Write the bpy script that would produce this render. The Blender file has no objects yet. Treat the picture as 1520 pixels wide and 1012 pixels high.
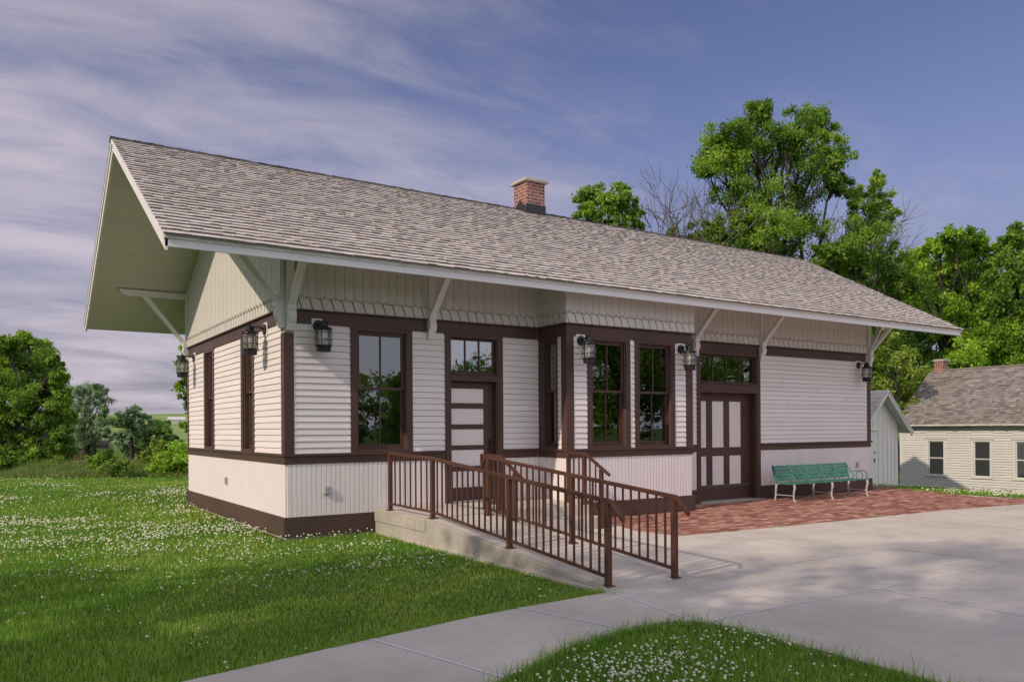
import bpy, bmesh, math, random
import numpy as np
from mathutils import Vector, Matrix
R = math.radians
rng = random.Random(7)
nrg = np.random.default_rng(11)
S = bpy.context.scene
COL = S.collection

# ---------------------------------------------------------------- camera
FOC, YAW, ROLL, HY = 1180.92, 56.534, -0.374, 636.36
CAM = Vector((-3.7326, -11.7825, 1.6))
cd = bpy.data.cameras.new("camera")
cam = bpy.data.objects.new("camera", cd)
COL.objects.link(cam)
cam.location = CAM
cam.rotation_euler = (R(90), R(-ROLL), R(YAW - 90))
cd.sensor_width = 36
cd.lens = FOC / 1520 * 36
cd.shift_y = (HY - 506) / 1520
cd.clip_start = 0.1
cd.clip_end = 6000
S.camera = cam

# ---------------------------------------------------------------- sky
SUN_EL, SUN_AZ = 33.7, 11.0            # sun stands over -X, 11 degrees towards -Y
w = bpy.data.worlds.new("World")
S.world = w
w.use_nodes = True
nt = w.node_tree
nt.nodes.clear()
def N(nt, t, **kw):
    n = nt.nodes.new(t)
    for k, v in kw.items():
        if k.startswith('i_'):
            n.inputs[k[2:].replace('_', ' ')].default_value = v
        else:
            setattr(n, k, v)
    return n
def L(nt, a, b): nt.links.new(a, b)
sky = N(nt, 'ShaderNodeTexSky', sky_type='NISHITA', sun_disc=False)
sky.sun_elevation = R(SUN_EL)
sky.sun_rotation = R(270 - SUN_AZ)
sky.air_density, sky.dust_density, sky.ozone_density = 1.0, 0.6, 3.0
tc = N(nt, 'ShaderNodeTexCoord')
sep = N(nt, 'ShaderNodeSeparateXYZ'); L(nt, tc.outputs['Generated'], sep.inputs[0])
# cloud sheet: project the direction on a plane high above
zmax = N(nt, 'ShaderNodeMath', operation='MAXIMUM'); L(nt, sep.outputs['Z'], zmax.inputs[0]); zmax.inputs[1].default_value = 0.02
zadd = N(nt, 'ShaderNodeMath', operation='ADD'); L(nt, zmax.outputs[0], zadd.inputs[0]); zadd.inputs[1].default_value = 0.12
dx = N(nt, 'ShaderNodeMath', operation='DIVIDE'); L(nt, sep.outputs['X'], dx.inputs[0]); L(nt, zadd.outputs[0], dx.inputs[1])
dy = N(nt, 'ShaderNodeMath', operation='DIVIDE'); L(nt, sep.outputs['Y'], dy.inputs[0]); L(nt, zadd.outputs[0], dy.inputs[1])
cmb = N(nt, 'ShaderNodeCombineXYZ'); L(nt, dx.outputs[0], cmb.inputs[0]); L(nt, dy.outputs[0], cmb.inputs[1])
mp = N(nt, 'ShaderNodeMapping'); L(nt, cmb.outputs[0], mp.inputs[0])
mp.inputs['Rotation'].default_value = (0, 0, R(22)); mp.inputs['Scale'].default_value = (0.75, 1.25, 1); mp.inputs['Location'].default_value = (0.35, 0.2, 0)
n1 = N(nt, 'ShaderNodeTexNoise'); L(nt, mp.outputs[0], n1.inputs['Vector'])
n1.inputs['Scale'].default_value = 1.0; n1.inputs['Detail'].default_value = 7; n1.inputs['Roughness'].default_value = 0.5; n1.inputs['Distortion'].default_value = 0.35
# more cover towards the north-west (left of the view)
azl = N(nt, 'ShaderNodeVectorMath', operation='DOT_PRODUCT'); L(nt, tc.outputs['Generated'], azl.inputs[0])
azl.inputs[1].default_value = (-0.80, 0.55, 0.0)
cov = N(nt, 'ShaderNodeMath', operation='MULTIPLY_ADD'); L(nt, azl.outputs['Value'], cov.inputs[0]); cov.inputs[1].default_value = 0.30; L(nt, n1.outputs['Fac'], cov.inputs[2])
mp2 = N(nt, 'ShaderNodeMapping'); L(nt, cmb.outputs[0], mp2.inputs[0]); mp2.inputs['Rotation'].default_value = (0, 0, R(-14)); mp2.inputs['Scale'].default_value = (2.2, 4.2, 1)
n2 = N(nt, 'ShaderNodeTexNoise'); L(nt, mp2.outputs[0], n2.inputs['Vector']); n2.inputs['Scale'].default_value = 1.0; n2.inputs['Detail'].default_value = 9; n2.inputs['Roughness'].default_value = 0.62; n2.inputs['Distortion'].default_value = 0.9
cov2 = N(nt, 'ShaderNodeMath', operation='MULTIPLY_ADD'); L(nt, n2.outputs['Fac'], cov2.inputs[0]); cov2.inputs[1].default_value = 0.36; L(nt, cov.outputs[0], cov2.inputs[2])
cr = N(nt, 'ShaderNodeMapRange', interpolation_type='SMOOTHSTEP'); L(nt, cov2.outputs[0], cr.inputs[0])
cr.inputs[1].default_value = 0.54; cr.inputs[2].default_value = 1.04; cr.inputs[3].default_value = 0.0; cr.inputs[4].default_value = 0.92
tint = N(nt, 'ShaderNodeMix', data_type='RGBA', blend_type='MULTIPLY'); tint.inputs[0].default_value = 1
L(nt, sky.outputs[0], tint.inputs[6]); tint.inputs[7].default_value = (1.02, 0.81, 0.94, 1)
hz = N(nt, 'ShaderNodeMapRange', interpolation_type='SMOOTHSTEP'); L(nt, sep.outputs['Z'], hz.inputs[0])
hz.inputs[1].default_value = 0.0; hz.inputs[2].default_value = 0.42; hz.inputs[3].default_value = 0.85; hz.inputs[4].default_value = 0.0
hmix = N(nt, 'ShaderNodeMix', data_type='RGBA'); L(nt, hz.outputs[0], hmix.inputs[0]); L(nt, tint.outputs[2], hmix.inputs[6])
hmix.inputs[7].default_value = (2.3, 2.25, 2.85, 1)
cmix = N(nt, 'ShaderNodeMix', data_type='RGBA'); L(nt, cr.outputs[0], cmix.inputs[0]); L(nt, hmix.outputs[2], cmix.inputs[6])
cmix.inputs[7].default_value = (5.7, 5.1, 5.8, 1)
# the sky is deeper blue high in the north-east; bright south glow added behind the camera to lift shaded sides
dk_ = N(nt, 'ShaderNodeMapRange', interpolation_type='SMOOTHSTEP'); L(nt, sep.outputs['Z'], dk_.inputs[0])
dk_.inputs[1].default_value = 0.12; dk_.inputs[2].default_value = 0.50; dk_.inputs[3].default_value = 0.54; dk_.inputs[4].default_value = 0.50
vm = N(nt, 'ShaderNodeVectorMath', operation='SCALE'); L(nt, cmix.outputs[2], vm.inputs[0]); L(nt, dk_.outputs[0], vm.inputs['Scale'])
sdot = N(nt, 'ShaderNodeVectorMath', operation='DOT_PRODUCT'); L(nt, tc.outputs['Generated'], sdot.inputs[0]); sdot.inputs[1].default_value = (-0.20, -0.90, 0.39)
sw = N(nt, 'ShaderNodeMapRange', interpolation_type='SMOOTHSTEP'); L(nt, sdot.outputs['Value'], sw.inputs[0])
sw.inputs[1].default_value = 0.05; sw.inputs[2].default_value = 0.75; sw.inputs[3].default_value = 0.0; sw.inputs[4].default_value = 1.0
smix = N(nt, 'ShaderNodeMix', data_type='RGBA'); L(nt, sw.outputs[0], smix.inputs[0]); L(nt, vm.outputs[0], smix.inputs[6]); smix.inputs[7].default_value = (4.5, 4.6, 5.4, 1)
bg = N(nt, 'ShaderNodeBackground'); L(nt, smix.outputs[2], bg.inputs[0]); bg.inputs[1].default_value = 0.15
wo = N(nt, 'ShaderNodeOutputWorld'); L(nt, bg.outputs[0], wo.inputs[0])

# ---------------------------------------------------------------- sun
ld = bpy.data.lights.new("sun", 'SUN'); ld.energy = 2.35; ld.angle = R(0.6); ld.color = (1.0, 0.85, 0.69)
sun = bpy.data.objects.new("sun", ld); COL.objects.link(sun)
sv = Vector((-math.cos(R(SUN_EL)) * math.cos(R(SUN_AZ)), -math.cos(R(SUN_EL)) * math.sin(R(SUN_AZ)), math.sin(R(SUN_EL))))
sun.rotation_euler = sv.to_track_quat('Z', 'Y').to_euler()
sun.location = (-30, -10, 30)
S.view_settings.view_transform = 'Standard'
S.view_settings.look = 'None'
S.view_settings.gamma = 1
S.view_settings.use_curve_mapping = False
S.view_settings.exposure = 0.45
S.render.engine = 'CYCLES'
S.cycles.use_denoising = True
S.cycles.max_bounces = 6
S.cycles.transparent_max_bounces = 8

# ---------------------------------------------------------------- helpers
_a = R(YAW)
VV = Vector((math.cos(_a), math.sin(_a), 0)); RR = Vector((math.sin(_a), -math.cos(_a), 0))
def at(px, py, depth):
    """world point seen near photograph position (px,py) at a given distance along the view"""
    k = (px - 760) / FOC; t = math.tan(R(ROLL))
    up = (HY - py) / FOC + t * k
    return CAM + depth * (VV + RR * k + Vector((0, 0, up)))

def tagp(o, label=None, cat=None, group=None, kind=None):
    if label: o['label'] = label
    if cat: o['category'] = cat
    if group: o['group'] = group
    if kind: o['kind'] = kind
    return o
def thing(name, label, cat, loc=(0, 0, 0), group=None):
    o = bpy.data.objects.new(name, None); COL.objects.link(o)
    o.location = loc; o.empty_display_size = 0.2
    return tagp(o, label, cat, group)
ROOTLOC = {}
def wloc(o):
    v = Vector(o.location)
    while o.parent: o = o.parent; v = v + Vector(o.location)
    return v
class MB:
    def __init__(s): s.v = []; s.f = []; s.t = []; s.m = []
    def face(s, pts, tone=0.5):
        b = len(s.v); s.v += [tuple(p) for p in pts]; s.f.append(tuple(range(b, b + len(pts)))); s.t.append(tone)
    def hexa(s, p, tone=0.5):
        """8 points: bottom 4 ccw, top 4 ccw"""
        b = len(s.v); s.v += [tuple(q) for q in p]
        for q in ((0, 3, 2, 1), (4, 5, 6, 7), (0, 1, 5, 4), (1, 2, 6, 5), (2, 3, 7, 6), (3, 0, 4, 7)):
            s.f.append(tuple(b + i for i in q)); s.t.append(tone)
    def box(s, x0, x1, y0, y1, z0, z1, tone=0.5):
        s.hexa([(x0, y0, z0), (x1, y0, z0), (x1, y1, z0), (x0, y1, z0), (x0, y0, z1), (x1, y0, z1), (x1, y1, z1), (x0, y1, z1)], tone)
    def prism(s, pts, off, tone=0.5):
        """polygon pts (3-D) extruded by the vector off"""
        n = len(pts); b = len(s.v); off = Vector(off)
        s.v += [tuple(p) for p in pts] + [tuple(Vector(p) + off) for p in pts]
        s.f.append(tuple(range(b + n - 1, b - 1, -1))); s.t.append(tone)
        s.f.append(tuple(range(b + n, b + 2 * n))); s.t.append(tone)
        for i in range(n):
            j = (i + 1) % n
            s.f.append((b + i, b + j, b + n + j, b + n + i)); s.t.append(tone)
    def tube(s, pts, rad, n=6, tone=0.5, cap=True, flat=None):
        pts = [Vector(p) for p in pts]
        if not isinstance(rad, (list, tuple)): rad = [rad] * len(pts)
        b = len(s.v); prev = None
        for i, p in enumerate(pts):
            d = (pts[min(i + 1, len(pts) - 1)] - pts[max(i - 1, 0)])
            if d.length < 1e-9: d = Vector((0, 0, 1))
            d.normalize()
            if prev is None:
                a = Vector((0, 0, 1)) if abs(d.z) < 0.9 else Vector((1, 0, 0))
            else: a = prev
            u = (a - d * a.dot(d))
            if u.length < 1e-6: u = d.orthogonal()
            u.normalize(); prev = u; vv = d.cross(u)
            for k in range(n):
                an = 2 * math.pi * (k + .5) / n
                s.v.append(tuple(p + (u * math.cos(an) + vv * math.sin(an)) * rad[i]))
        for i in range(len(pts) - 1):
            for k in range(n):
                k2 = (k + 1) % n
                s.f.append((b + i * n + k, b + i * n + k2, b + (i + 1) * n + k2, b + (i + 1) * n + k)); s.t.append(tone)
        if cap:
            s.f.append(tuple(b + k for k in range(n - 1, -1, -1))); s.t.append(tone)
            e = b + (len(pts) - 1) * n
            s.f.append(tuple(e + k for k in range(n))); s.t.append(tone)
    def lathe(s, c, prof, n=16, tone=0.5):
        """prof: list of (r,z) about the vertical axis through c"""
        s.tube([(c[0], c[1], c[2] + z) for r, z in prof], [max(r, 0.0005) for r, z in prof], n, tone) if False else s._lathe(c, prof, n, tone)
    def _lathe(s, c, prof, n, tone):
        b = len(s.v)
        for r, z in prof:
            for k in range(n):
                a = 2 * math.pi * k / n
                s.v.append((c[0] + max(r, .0004) * math.cos(a), c[1] + max(r, .0004) * math.sin(a), c[2] + z))
        for i in range(len(prof) - 1):
            for k in range(n):
                k2 = (k + 1) % n
                s.f.append((b + i * n + k, b + i * n + k2, b + (i + 1) * n + k2, b + (i + 1) * n + k)); s.t.append(tone)
        s.f.append(tuple(b + k for k in range(n))); s.t.append(tone)
        e = b + (len(prof) - 1) * n
        s.f.append(tuple(e + k for k in range(n))); s.t.append(tone)
    def build(s, name, mat, parent=None, recalc=True, smooth=False, bevel=0):
        me = bpy.data.meshes.new(name)
        base = wloc(parent) if parent else Vector((0, 0, 0))
        vs = [(x - base.x, y - base.y, z - base.z) for x, y, z in s.v] if parent else s.v
        me.from_pydata(vs, [], s.f)
        a = me.attributes.new('tone', 'FLOAT', 'FACE'); a.data.foreach_set('value', np.array(s.t, dtype=np.float32))
        if recalc:
            bm = bmesh.new(); bm.from_mesh(me); bmesh.ops.recalc_face_normals(bm, faces=bm.faces); bm.to_mesh(me); bm.free()
        if smooth: me.polygons.foreach_set('use_smooth', [True] * len(me.polygons))
        me.materials.append(mat)
        o = bpy.data.objects.new(name, me); COL.objects.link(o)
        if parent: o.parent = parent
        if bevel:
            md = o.modifiers.new('bevel', 'BEVEL'); md.width = bevel; md.segments = 1; md.limit_method = 'ANGLE'
        me.update()
        return o
def npmesh(name, verts, quads=None, tris=None, tone_q=None, tone_t=None, mat=None, parent=None):
    me = bpy.data.meshes.new(name)
    base = np.array(wloc(parent)) if parent else np.zeros(3)
    verts = (verts - base).astype(np.float32)
    nq = 0 if quads is None else len(quads); ntr = 0 if tris is None else len(tris)
    me.vertices.add(len(verts)); me.vertices.foreach_set('co', verts.ravel())
    li = np.concatenate([a.ravel() for a in (quads, tris) if a is not None and len(a)]).astype(np.int32)
    tot = np.concatenate([np.full(nq, 4), np.full(ntr, 3)]).astype(np.int32)
    me.loops.add(len(li)); me.loops.foreach_set('vertex_index', li)
    me.polygons.add(nq + ntr)
    st = np.concatenate([[0], np.cumsum(tot)[:-1]]).astype(np.int32)
    me.polygons.foreach_set('loop_start', st); me.polygons.foreach_set('loop_total', tot)
    me.update(calc_edges=True)
    tt = np.concatenate([x for x in (tone_q, tone_t) if x is not None]).astype(np.float32)
    a = me.attributes.new('tone', 'FLOAT', 'FACE'); a.data.foreach_set('value', tt)
    me.materials.append(mat)
    o = bpy.data.objects.new(name, me); COL.objects.link(o)
    if parent: o.parent = parent
    return o

# ---------------------------------------------------------------- materials
def newmat(name):
    m = bpy.data.materials.new(name); m.use_nodes = True; nt = m.node_tree; nt.nodes.clear()
    out = N(nt, 'ShaderNodeOutputMaterial'); b = N(nt, 'ShaderNodeBsdfPrincipled'); L(nt, b.outputs[0], out.inputs[0])
    return m, nt, b, out
def noise(nt, scale, detail=4, rough=.55, stretch=None, co='Object', dist=0):
    tc = N(nt, 'ShaderNodeTexCoord'); v = tc.outputs[co]
    if stretch:
        mp = N(nt, 'ShaderNodeMapping'); mp.inputs['Scale'].default_value = stretch; L(nt, v, mp.inputs[0]); v = mp.outputs[0]
    n = N(nt, 'ShaderNodeTexNoise'); L(nt, v, n.inputs['Vector'])
    n.inputs['Scale'].default_value = scale; n.inputs['Detail'].default_value = detail; n.inputs['Roughness'].default_value = rough; n.inputs['Distortion'].default_value = dist
    return n.outputs['Fac']
def ramp(nt, fac, stops):
    r = N(nt, 'ShaderNodeValToRGB'); L(nt, fac, r.inputs[0])
    e = r.color_ramp.elements
    while len(e) < len(stops): e.new(0.5)
    for i, (p, c) in enumerate(stops):
        e[i].position = p; e[i].color = (*c, 1)
    return r.outputs[0]
def mix(nt, fac, a, b, mode='MIX'):
    m = N(nt, 'ShaderNodeMix', data_type='RGBA', blend_type=mode)
    for val, i in ((fac, 0), (a, 6), (b, 7)):
        if hasattr(val, 'links'): L(nt, val, m.inputs[i])
        elif i == 0: m.inputs[0].default_value = val
        else: m.inputs[i].default_value = (*val, 1)
    return m.outputs[2]
def bump(nt, b, h, strength=.3, dist=.01):
    bp = N(nt, 'ShaderNodeBump'); L(nt, h, bp.inputs['Height']); bp.inputs['Strength'].default_value = strength; bp.inputs['Distance'].default_value = dist
    L(nt, bp.outputs[0], b.inputs['Normal'])
def attr(nt, n='tone'):
    a = N(nt, 'ShaderNodeAttribute', attribute_name=n); return a.outputs['Fac']
def sc(c, k): return tuple(min(1, x * k) for x in c)

def paint(name, col, rough=.55, var=.12, wear=0, wearcol=(.3, .25, .2), dirt=None):
    m, nt, b, o = newmat(name)
    f = noise(nt, 1.3, 5); c = ramp(nt, f, [(.25, sc(col, 1 - var)), (.75, sc(col, 1 + var * .5))])
    f2 = noise(nt, 14, 6, .65, (1, 1, .25)); c = mix(nt, mixfac(nt, f2, .45, .75, .25), c, sc(col, .84))
    t = attr(nt); tm = N(nt, 'ShaderNodeMapRange'); L(nt, t, tm.inputs[0]); tm.inputs[3].default_value = .9; tm.inputs[4].default_value = 1.1
    c = mulv(nt, c, tm.outputs[0])
    if wear:
        f3 = noise(nt, 26, 6, .7); c = mix(nt, mixfac(nt, f3, .66 - wear * .1, .72, .8), c, wearcol)
    L(nt, c, b.inputs['Base Color']); b.inputs['Roughness'].default_value = rough; b.inputs['Specular IOR Level'].default_value = .3
    bump(nt, b, noise(nt, 60, 4, .6, (1, 1, .2)), .12, .004)
    return m
def mixfac(nt, f, a, b_, amt):
    r = N(nt, 'ShaderNodeMapRange'); L(nt, f, r.inputs[0]); r.inputs[1].default_value = a; r.inputs[2].default_value = b_; r.inputs[3].default_value = 0; r.inputs[4].default_value = amt
    return r.outputs[0]
def mulv(nt, c, v):
    m = N(nt, 'ShaderNodeVectorMath', operation='SCALE'); L(nt, c, m.inputs[0]); L(nt, v, m.inputs['Scale']); return m.outputs[0]

M = {}
M['white'] = paint('white_siding_paint', (.78, .71, .69), .5, .05)
M['trimwhite'] = paint('white_trim_paint', (.74, .72, .72), .45, .05)
M['cream'] = paint('cream_paint', (.64, .60, .565), .55, .06)
M['brown'] = paint('brown_paint', (.085, .045, .036), .42, .2, .35, (.16, .10, .08))
M['brownskirt'] = paint('worn_brown_paint', (.085, .050, .040), .5, .25, .8, (.20, .14, .11))
M['railing'] = paint('railing_brown_paint', (.095, .040, .026), .38, .18, .3, (.16, .07, .04))
M['black'] = paint('black_metal_paint', (.018, .018, .022), .4, .2)
M['green'] = paint('green_bench_paint', (.055, .20, .15), .5, .25, .9, (.22, .30, .25))
M['ironpale'] = paint('pale_worn_iron_paint', (.42, .39, .39), .55, .2, .7, (.22, .18, .16))
M['housewhite'] = paint('old_house_white_paint', (.57, .555, .51), .6, .1)
M['shedwhite'] = paint('shed_white_paint', (.82, .77, .73), .6, .08)
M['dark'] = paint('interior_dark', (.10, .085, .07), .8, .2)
M['reflection_strip'] = paint('reflection_strip_green', (.32, .42, .34), .8, .1)  # colour of the strip that imitates a window reflection
M['metal'] = paint('grey_box_metal', (.42, .42, .42), .4, .1)
M['darkmetal'] = paint('dark_flashing', (.035, .03, .03), .45, .2)

def shingle_mat(name, a, b_, c_, moss=0.0):
    m, nt, b, o = newmat(name)
    c = ramp(nt, attr(nt), [(0, sc(a, .36)), (.12, sc(a, .42)), (.2, a), (.55, b_), (1, c_)])  # lowest stops: dark end grain doubling as painted course shadow
    f = noise(nt, 9, 6, .7, (1, .25, .25)); c = mix(nt, mixfac(nt, f, .4, .8, .3), c, sc(a, .8))
    f = noise(nt, .55, 4, .6); c = mix(nt, mixfac(nt, f, .42, .72, .35), c, sc(a, .9))
    if moss:
        f = noise(nt, .9, 5, .7); c = mix(nt, mixfac(nt, f, .5, .75, moss), c, (.075, .075, .035))
    L(nt, c, b.inputs['Base Color']); b.inputs['Roughness'].default_value = .85; b.inputs['Specular IOR Level'].default_value = .2
    bump(nt, b, noise(nt, 40, 5, .7, (1, .15, .15)), .35, .006)
    return m
M['shingle'] = shingle_mat('weathered_cedar_shingles', (.42, .365, .335), (.56, .50, .46), (.68, .62, .58))
M['shinglehouse'] = shingle_mat('old_mossy_shingles', (.14, .12, .11), (.24, .21, .19), (.33, .29, .27), .5)

def brick_mat(name, c1, c2, mortar, w_, h_, msize, rot=(0, 0, 0), bumpd=.006, dappled=.3):
    m, nt, b, o = newmat(name)
    tc = N(nt, 'ShaderNodeTexCoord'); mp = N(nt, 'ShaderNodeMapping'); mp.inputs['Rotation'].default_value = rot; L(nt, tc.outputs['Object'], mp.inputs[0])
    br = N(nt, 'ShaderNodeTexBrick'); L(nt, mp.outputs[0], br.inputs['Vector'])
    br.inputs['Color1'].default_value = (*c1, 1); br.inputs['Color2'].default_value = (*c2, 1); br.inputs['Mortar'].default_value = (*mortar, 1)
    br.inputs['Scale'].default_value = 1; br.inputs['Brick Width'].default_value = w_; br.inputs['Row Height'].default_value = h_; br.inputs['Mortar Size'].default_value = msize; br.inputs['Bias'].default_value = -.2
    f = noise(nt, 5, 5, .6); c = mix(nt, mixfac(nt, f, .35, .75, dappled), br.outputs['Color'], sc(c1, .6))
    L(nt, c, b.inputs['Base Color']); b.inputs['Roughness'].default_value = .85
    inv = N(nt, 'ShaderNodeMath', operation='SUBTRACT'); inv.inputs[0].default_value = 1; L(nt, br.outputs['Fac'], inv.inputs[1])
    ad = N(nt, 'ShaderNodeMath', operation='MULTIPLY_ADD'); L(nt, noise(nt, 45, 4), ad.inputs[0]); ad.inputs[1].default_value = .3; L(nt, inv.outputs[0], ad.inputs[2])
    bump(nt, b, ad.outputs[0], .6, bumpd)
    return m
def concrete_mat(name, col, stain=.5, scale=1.0):
    m, nt, b, o = newmat(name)
    f = noise(nt, .8 * scale, 6, .6, dist=.4); c = ramp(nt, f, [(.28, sc(col, .74)), (.5, sc(col, .97)), (.75, sc(col, 1.14))])
    f = noise(nt, .22 * scale, 5, .6, dist=1.0); c = mix(nt, mixfac(nt, f, .46, .66, .4), c, (col[0] * .80, col[1] * .77, col[2] * .72))
    f = noise(nt, 3.2 * scale, 7, .7); c = mix(nt, mixfac(nt, f, .5, .8, stain), c, (col[0] * .62, col[1] * .58, col[2] * .52))
    f = noise(nt, 70, 4, .8); c = mix(nt, mixfac(nt, f, .42, .70, .55), c, sc(col, .62))
    f = noise(nt, 1.7 * scale, 8, .78, dist=1.5); c = mix(nt, mixfac(nt, f, .56, .70, .5), c, (col[0] * .66, col[1] * .63, col[2] * .58))
    L(nt, c, b.inputs['Base Color']); b.inputs['Roughness'].default_value = .8; b.inputs['Specular IOR Level'].default_value = .25
    bump(nt, b, noise(nt, 160, 4, .7), .3, .003)
    return m
M['concrete'] = concrete_mat('broom_concrete', (.61, .54, .47), .5)
M['concreteold'] = concrete_mat('stained_concrete', (.45, .41, .35), .85, 2.0)
M['joint'] = concrete_mat('joint_sealant', (.84, .81, .77), .1)
M['jointdark'] = concrete_mat('joint_gap', (.16, .14, .12), .2)
M['gravel'] = concrete_mat('pale_gravel', (.42, .38, .33), .5)

def glass_mat(name, tint, ior=1.9):
    m, nt, b, o = newmat(name); nt.nodes.remove(b)
    tr = N(nt, 'ShaderNodeBsdfTransparent'); tr.inputs[0].default_value = (*tint, 1)
    gl = N(nt, 'ShaderNodeBsdfGlossy'); gl.inputs['Roughness'].default_value = .008; gl.inputs[0].default_value = (.95, .97, .97, 1)
    bp = N(nt, 'ShaderNodeBump'); L(nt, noise(nt, 1.6, 2), bp.inputs['Height']); bp.inputs['Strength'].default_value = .12; bp.inputs['Distance'].default_value = .02
    L(nt, bp.outputs[0], gl.inputs['Normal'])
    fr = N(nt, 'ShaderNodeFresnel'); fr.inputs[0].default_value = ior
    mx = N(nt, 'ShaderNodeMixShader'); L(nt, fr.outputs[0], mx.inputs[0]); L(nt, tr.outputs[0], mx.inputs[1]); L(nt, gl.outputs[0], mx.inputs[2]); L(nt, mx.outputs[0], o.inputs[0])
    return m
M['glass'] = glass_mat('window_glass', (.42, .46, .45), 2.3)
M['glassbright'] = glass_mat('old_transom_glass', (.40, .46, .45), 3.4)
M['lampglass'] = glass_mat('lantern_glass', (.86, .86, .82), 1.6)
_n = M['lampglass'].node_tree; _o = [n for n in _n.nodes if n.type == 'OUTPUT_MATERIAL'][0]; _s = _o.inputs[0].links[0].from_socket
_d = N(_n, 'ShaderNodeBsdfDiffuse'); _d.inputs[0].default_value = (.85, .84, .80, 1); _x = N(_n, 'ShaderNodeMixShader'); L(_n, mixfac(_n, noise(_n, 60, 3), .4, .7, .38), _x.inputs[0]); L(_n, _s, _x.inputs[1]); L(_n, _d.outputs[0], _x.inputs[2]); L(_n, _x.outputs[0], _o.inputs[0])

def leaf_mat(name, dark, mid, light, transl=.42):
    m, nt, b, o = newmat(name)
    c = ramp(nt, attr(nt), [(0, dark), (.5, mid), (1, light)])
    L(nt, c, b.inputs['Base Color']); b.inputs['Roughness'].default_value = .55; b.inputs['Specular IOR Level'].default_value = .25
    t = N(nt, 'ShaderNodeBsdfTranslucent'); tc_ = mix(nt, 1.0, c, (1.25, 1.3, .55), 'MULTIPLY'); L(nt, tc_, t.inputs[0])
    mx = N(nt, 'ShaderNodeMixShader'); mx.inputs[0].default_value = transl
    L(nt, b.outputs[0], mx.inputs[1]); L(nt, t.outputs[0], mx.inputs[2]); L(nt, mx.outputs[0], o.inputs[0])
    return m
M['leaf'] = leaf_mat('leaf_green', (0.077, 0.147, 0.022), (0.182, 0.315, 0.048), (0.350, 0.497, 0.084))
M['leafbright'] = leaf_mat('leaf_bright_green', (0.115, 0.216, 0.020), (0.250, 0.419, 0.041), (0.432, 0.621, 0.088))
M['leafyellow'] = leaf_mat('leaf_yellow_green', (0.120, 0.192, 0.026), (0.240, 0.336, 0.054), (0.372, 0.456, 0.096))
M['leafgrey'] = leaf_mat('leaf_silver_green', (0.104, 0.189, 0.098), (0.215, 0.332, 0.202), (0.377, 0.507, 0.351))
M['leafdark'] = leaf_mat('leaf_dark_green', (0.063, 0.140, 0.032), (0.149, 0.280, 0.056), (0.298, 0.455, 0.105))
M['weed'] = leaf_mat('weed_green', (.10, .16, .04), (.19, .27, .075), (.32, .33, .13))
M['drygrass'] = leaf_mat('dry_grass', (.16, .10, .05), (.26, .17, .09), (.33, .26, .14), .2)
M['grass'] = leaf_mat('grass_blades', (.065, .185, .020), (.185, .38, .042), (.60, .60, .17), .45)
M['clover'] = paint('clover_flower', (.64, .64, .46), .8, .1)
M['bark'] = paint('bark_brown', (.06, .05, .042), .9, .3)
M['barkgrey'] = paint('bark_grey', (.17, .15, .14), .9, .2)

# ================================================================ THE SETTING
def terr(x, y):
    """height of the lawn"""
    x = np.asarray(x, float); y = np.asarray(y, float)
    h = np.full(np.broadcast(x, y).shape, -0.035)
    u = np.clip(x - 16.0 + np.clip(-y - 2.5, 0, 30) * .25, 0, None)
    h = h - np.minimum(u * .068, .72)
    v = np.clip(y - 30, 0, None)
    h = h - .25 * np.clip((y - 22) / 10, 0, 1) * np.exp(-((y - 34) / 12) ** 2)
    far = np.clip((y - 90) / 330, 0, 1)
    h = h + 9.5 * far * far * (3 - 2 * far) * (1 + .18 * np.sin(x * .013 + 1.2) + .1 * np.sin(x * .031 + y * .01))
    return h
xs = np.unique(np.concatenate([np.linspace(-2500, -300, 12), np.linspace(-300, -40, 27), np.linspace(-40, 44, 85), np.linspace(44, 300, 25), np.linspace(300, 2500, 12)]))
ys = np.unique(np.concatenate([np.linspace(-1500, -200, 8), np.linspace(-200, -40, 9), np.linspace(-40, 50, 91), np.linspace(50, 460, 60), np.linspace(460, 3000, 12)]))
gx, gy = np.meshgrid(xs, ys); gz = terr(gx, gy)
vv = np.stack([gx.ravel(), gy.ravel(), gz.ravel()], 1)
nx, ny = len(xs), len(ys)
ii = (np.arange(ny - 1)[:, None] * nx + np.arange(nx - 1)[None]).ravel()
m, nt, b, o_ = newmat('lawn_ground')
c = ramp(nt, noise(nt, .9, 6, .65), [(.3, (.06, .125, .02)), (.55, (.10, .18, .03)), (.75, (.16, .21, .045))])
c = mix(nt, mixfac(nt, noise(nt, 18, 6, .75), .42, .7, .6), c, (.028, .055, .010))
# far fields: broad pale and green strips
geo = N(nt, 'ShaderNodeNewGeometry'); sp = N(nt, 'ShaderNodeSeparateXYZ'); L(nt, geo.outputs['Position'], sp.inputs[0])
ff = N(nt, 'ShaderNodeMapRange'); L(nt, sp.outputs['Y'], ff.inputs[0]); ff.inputs[1].default_value = 60; ff.inputs[2].default_value = 110
fc = ramp(nt, noise(nt, .012, 5, .6, (.25, 1.6, 1), dist=.5), [(.36, (.10, .19, .04)), (.46, (.30, .33, .12)), (.54, (.16, .25, .07)), (.64, (.36, .36, .18))])
c = mix(nt, ff.outputs[0], c, fc)
L(nt, c, b.inputs['Base Color']); b.inputs['Roughness'].default_value = .95; b.inputs['Specular IOR Level'].default_value = .1
bump(nt, b, noise(nt, 25, 5, .8), .8, .05)
g = npmesh('ground', vv, quads=np.stack([ii, ii + 1, ii + nx + 1, ii + nx], 1), tone_q=np.full(len(ii), .5), mat=m)
tagp(g, kind='structure')

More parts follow.
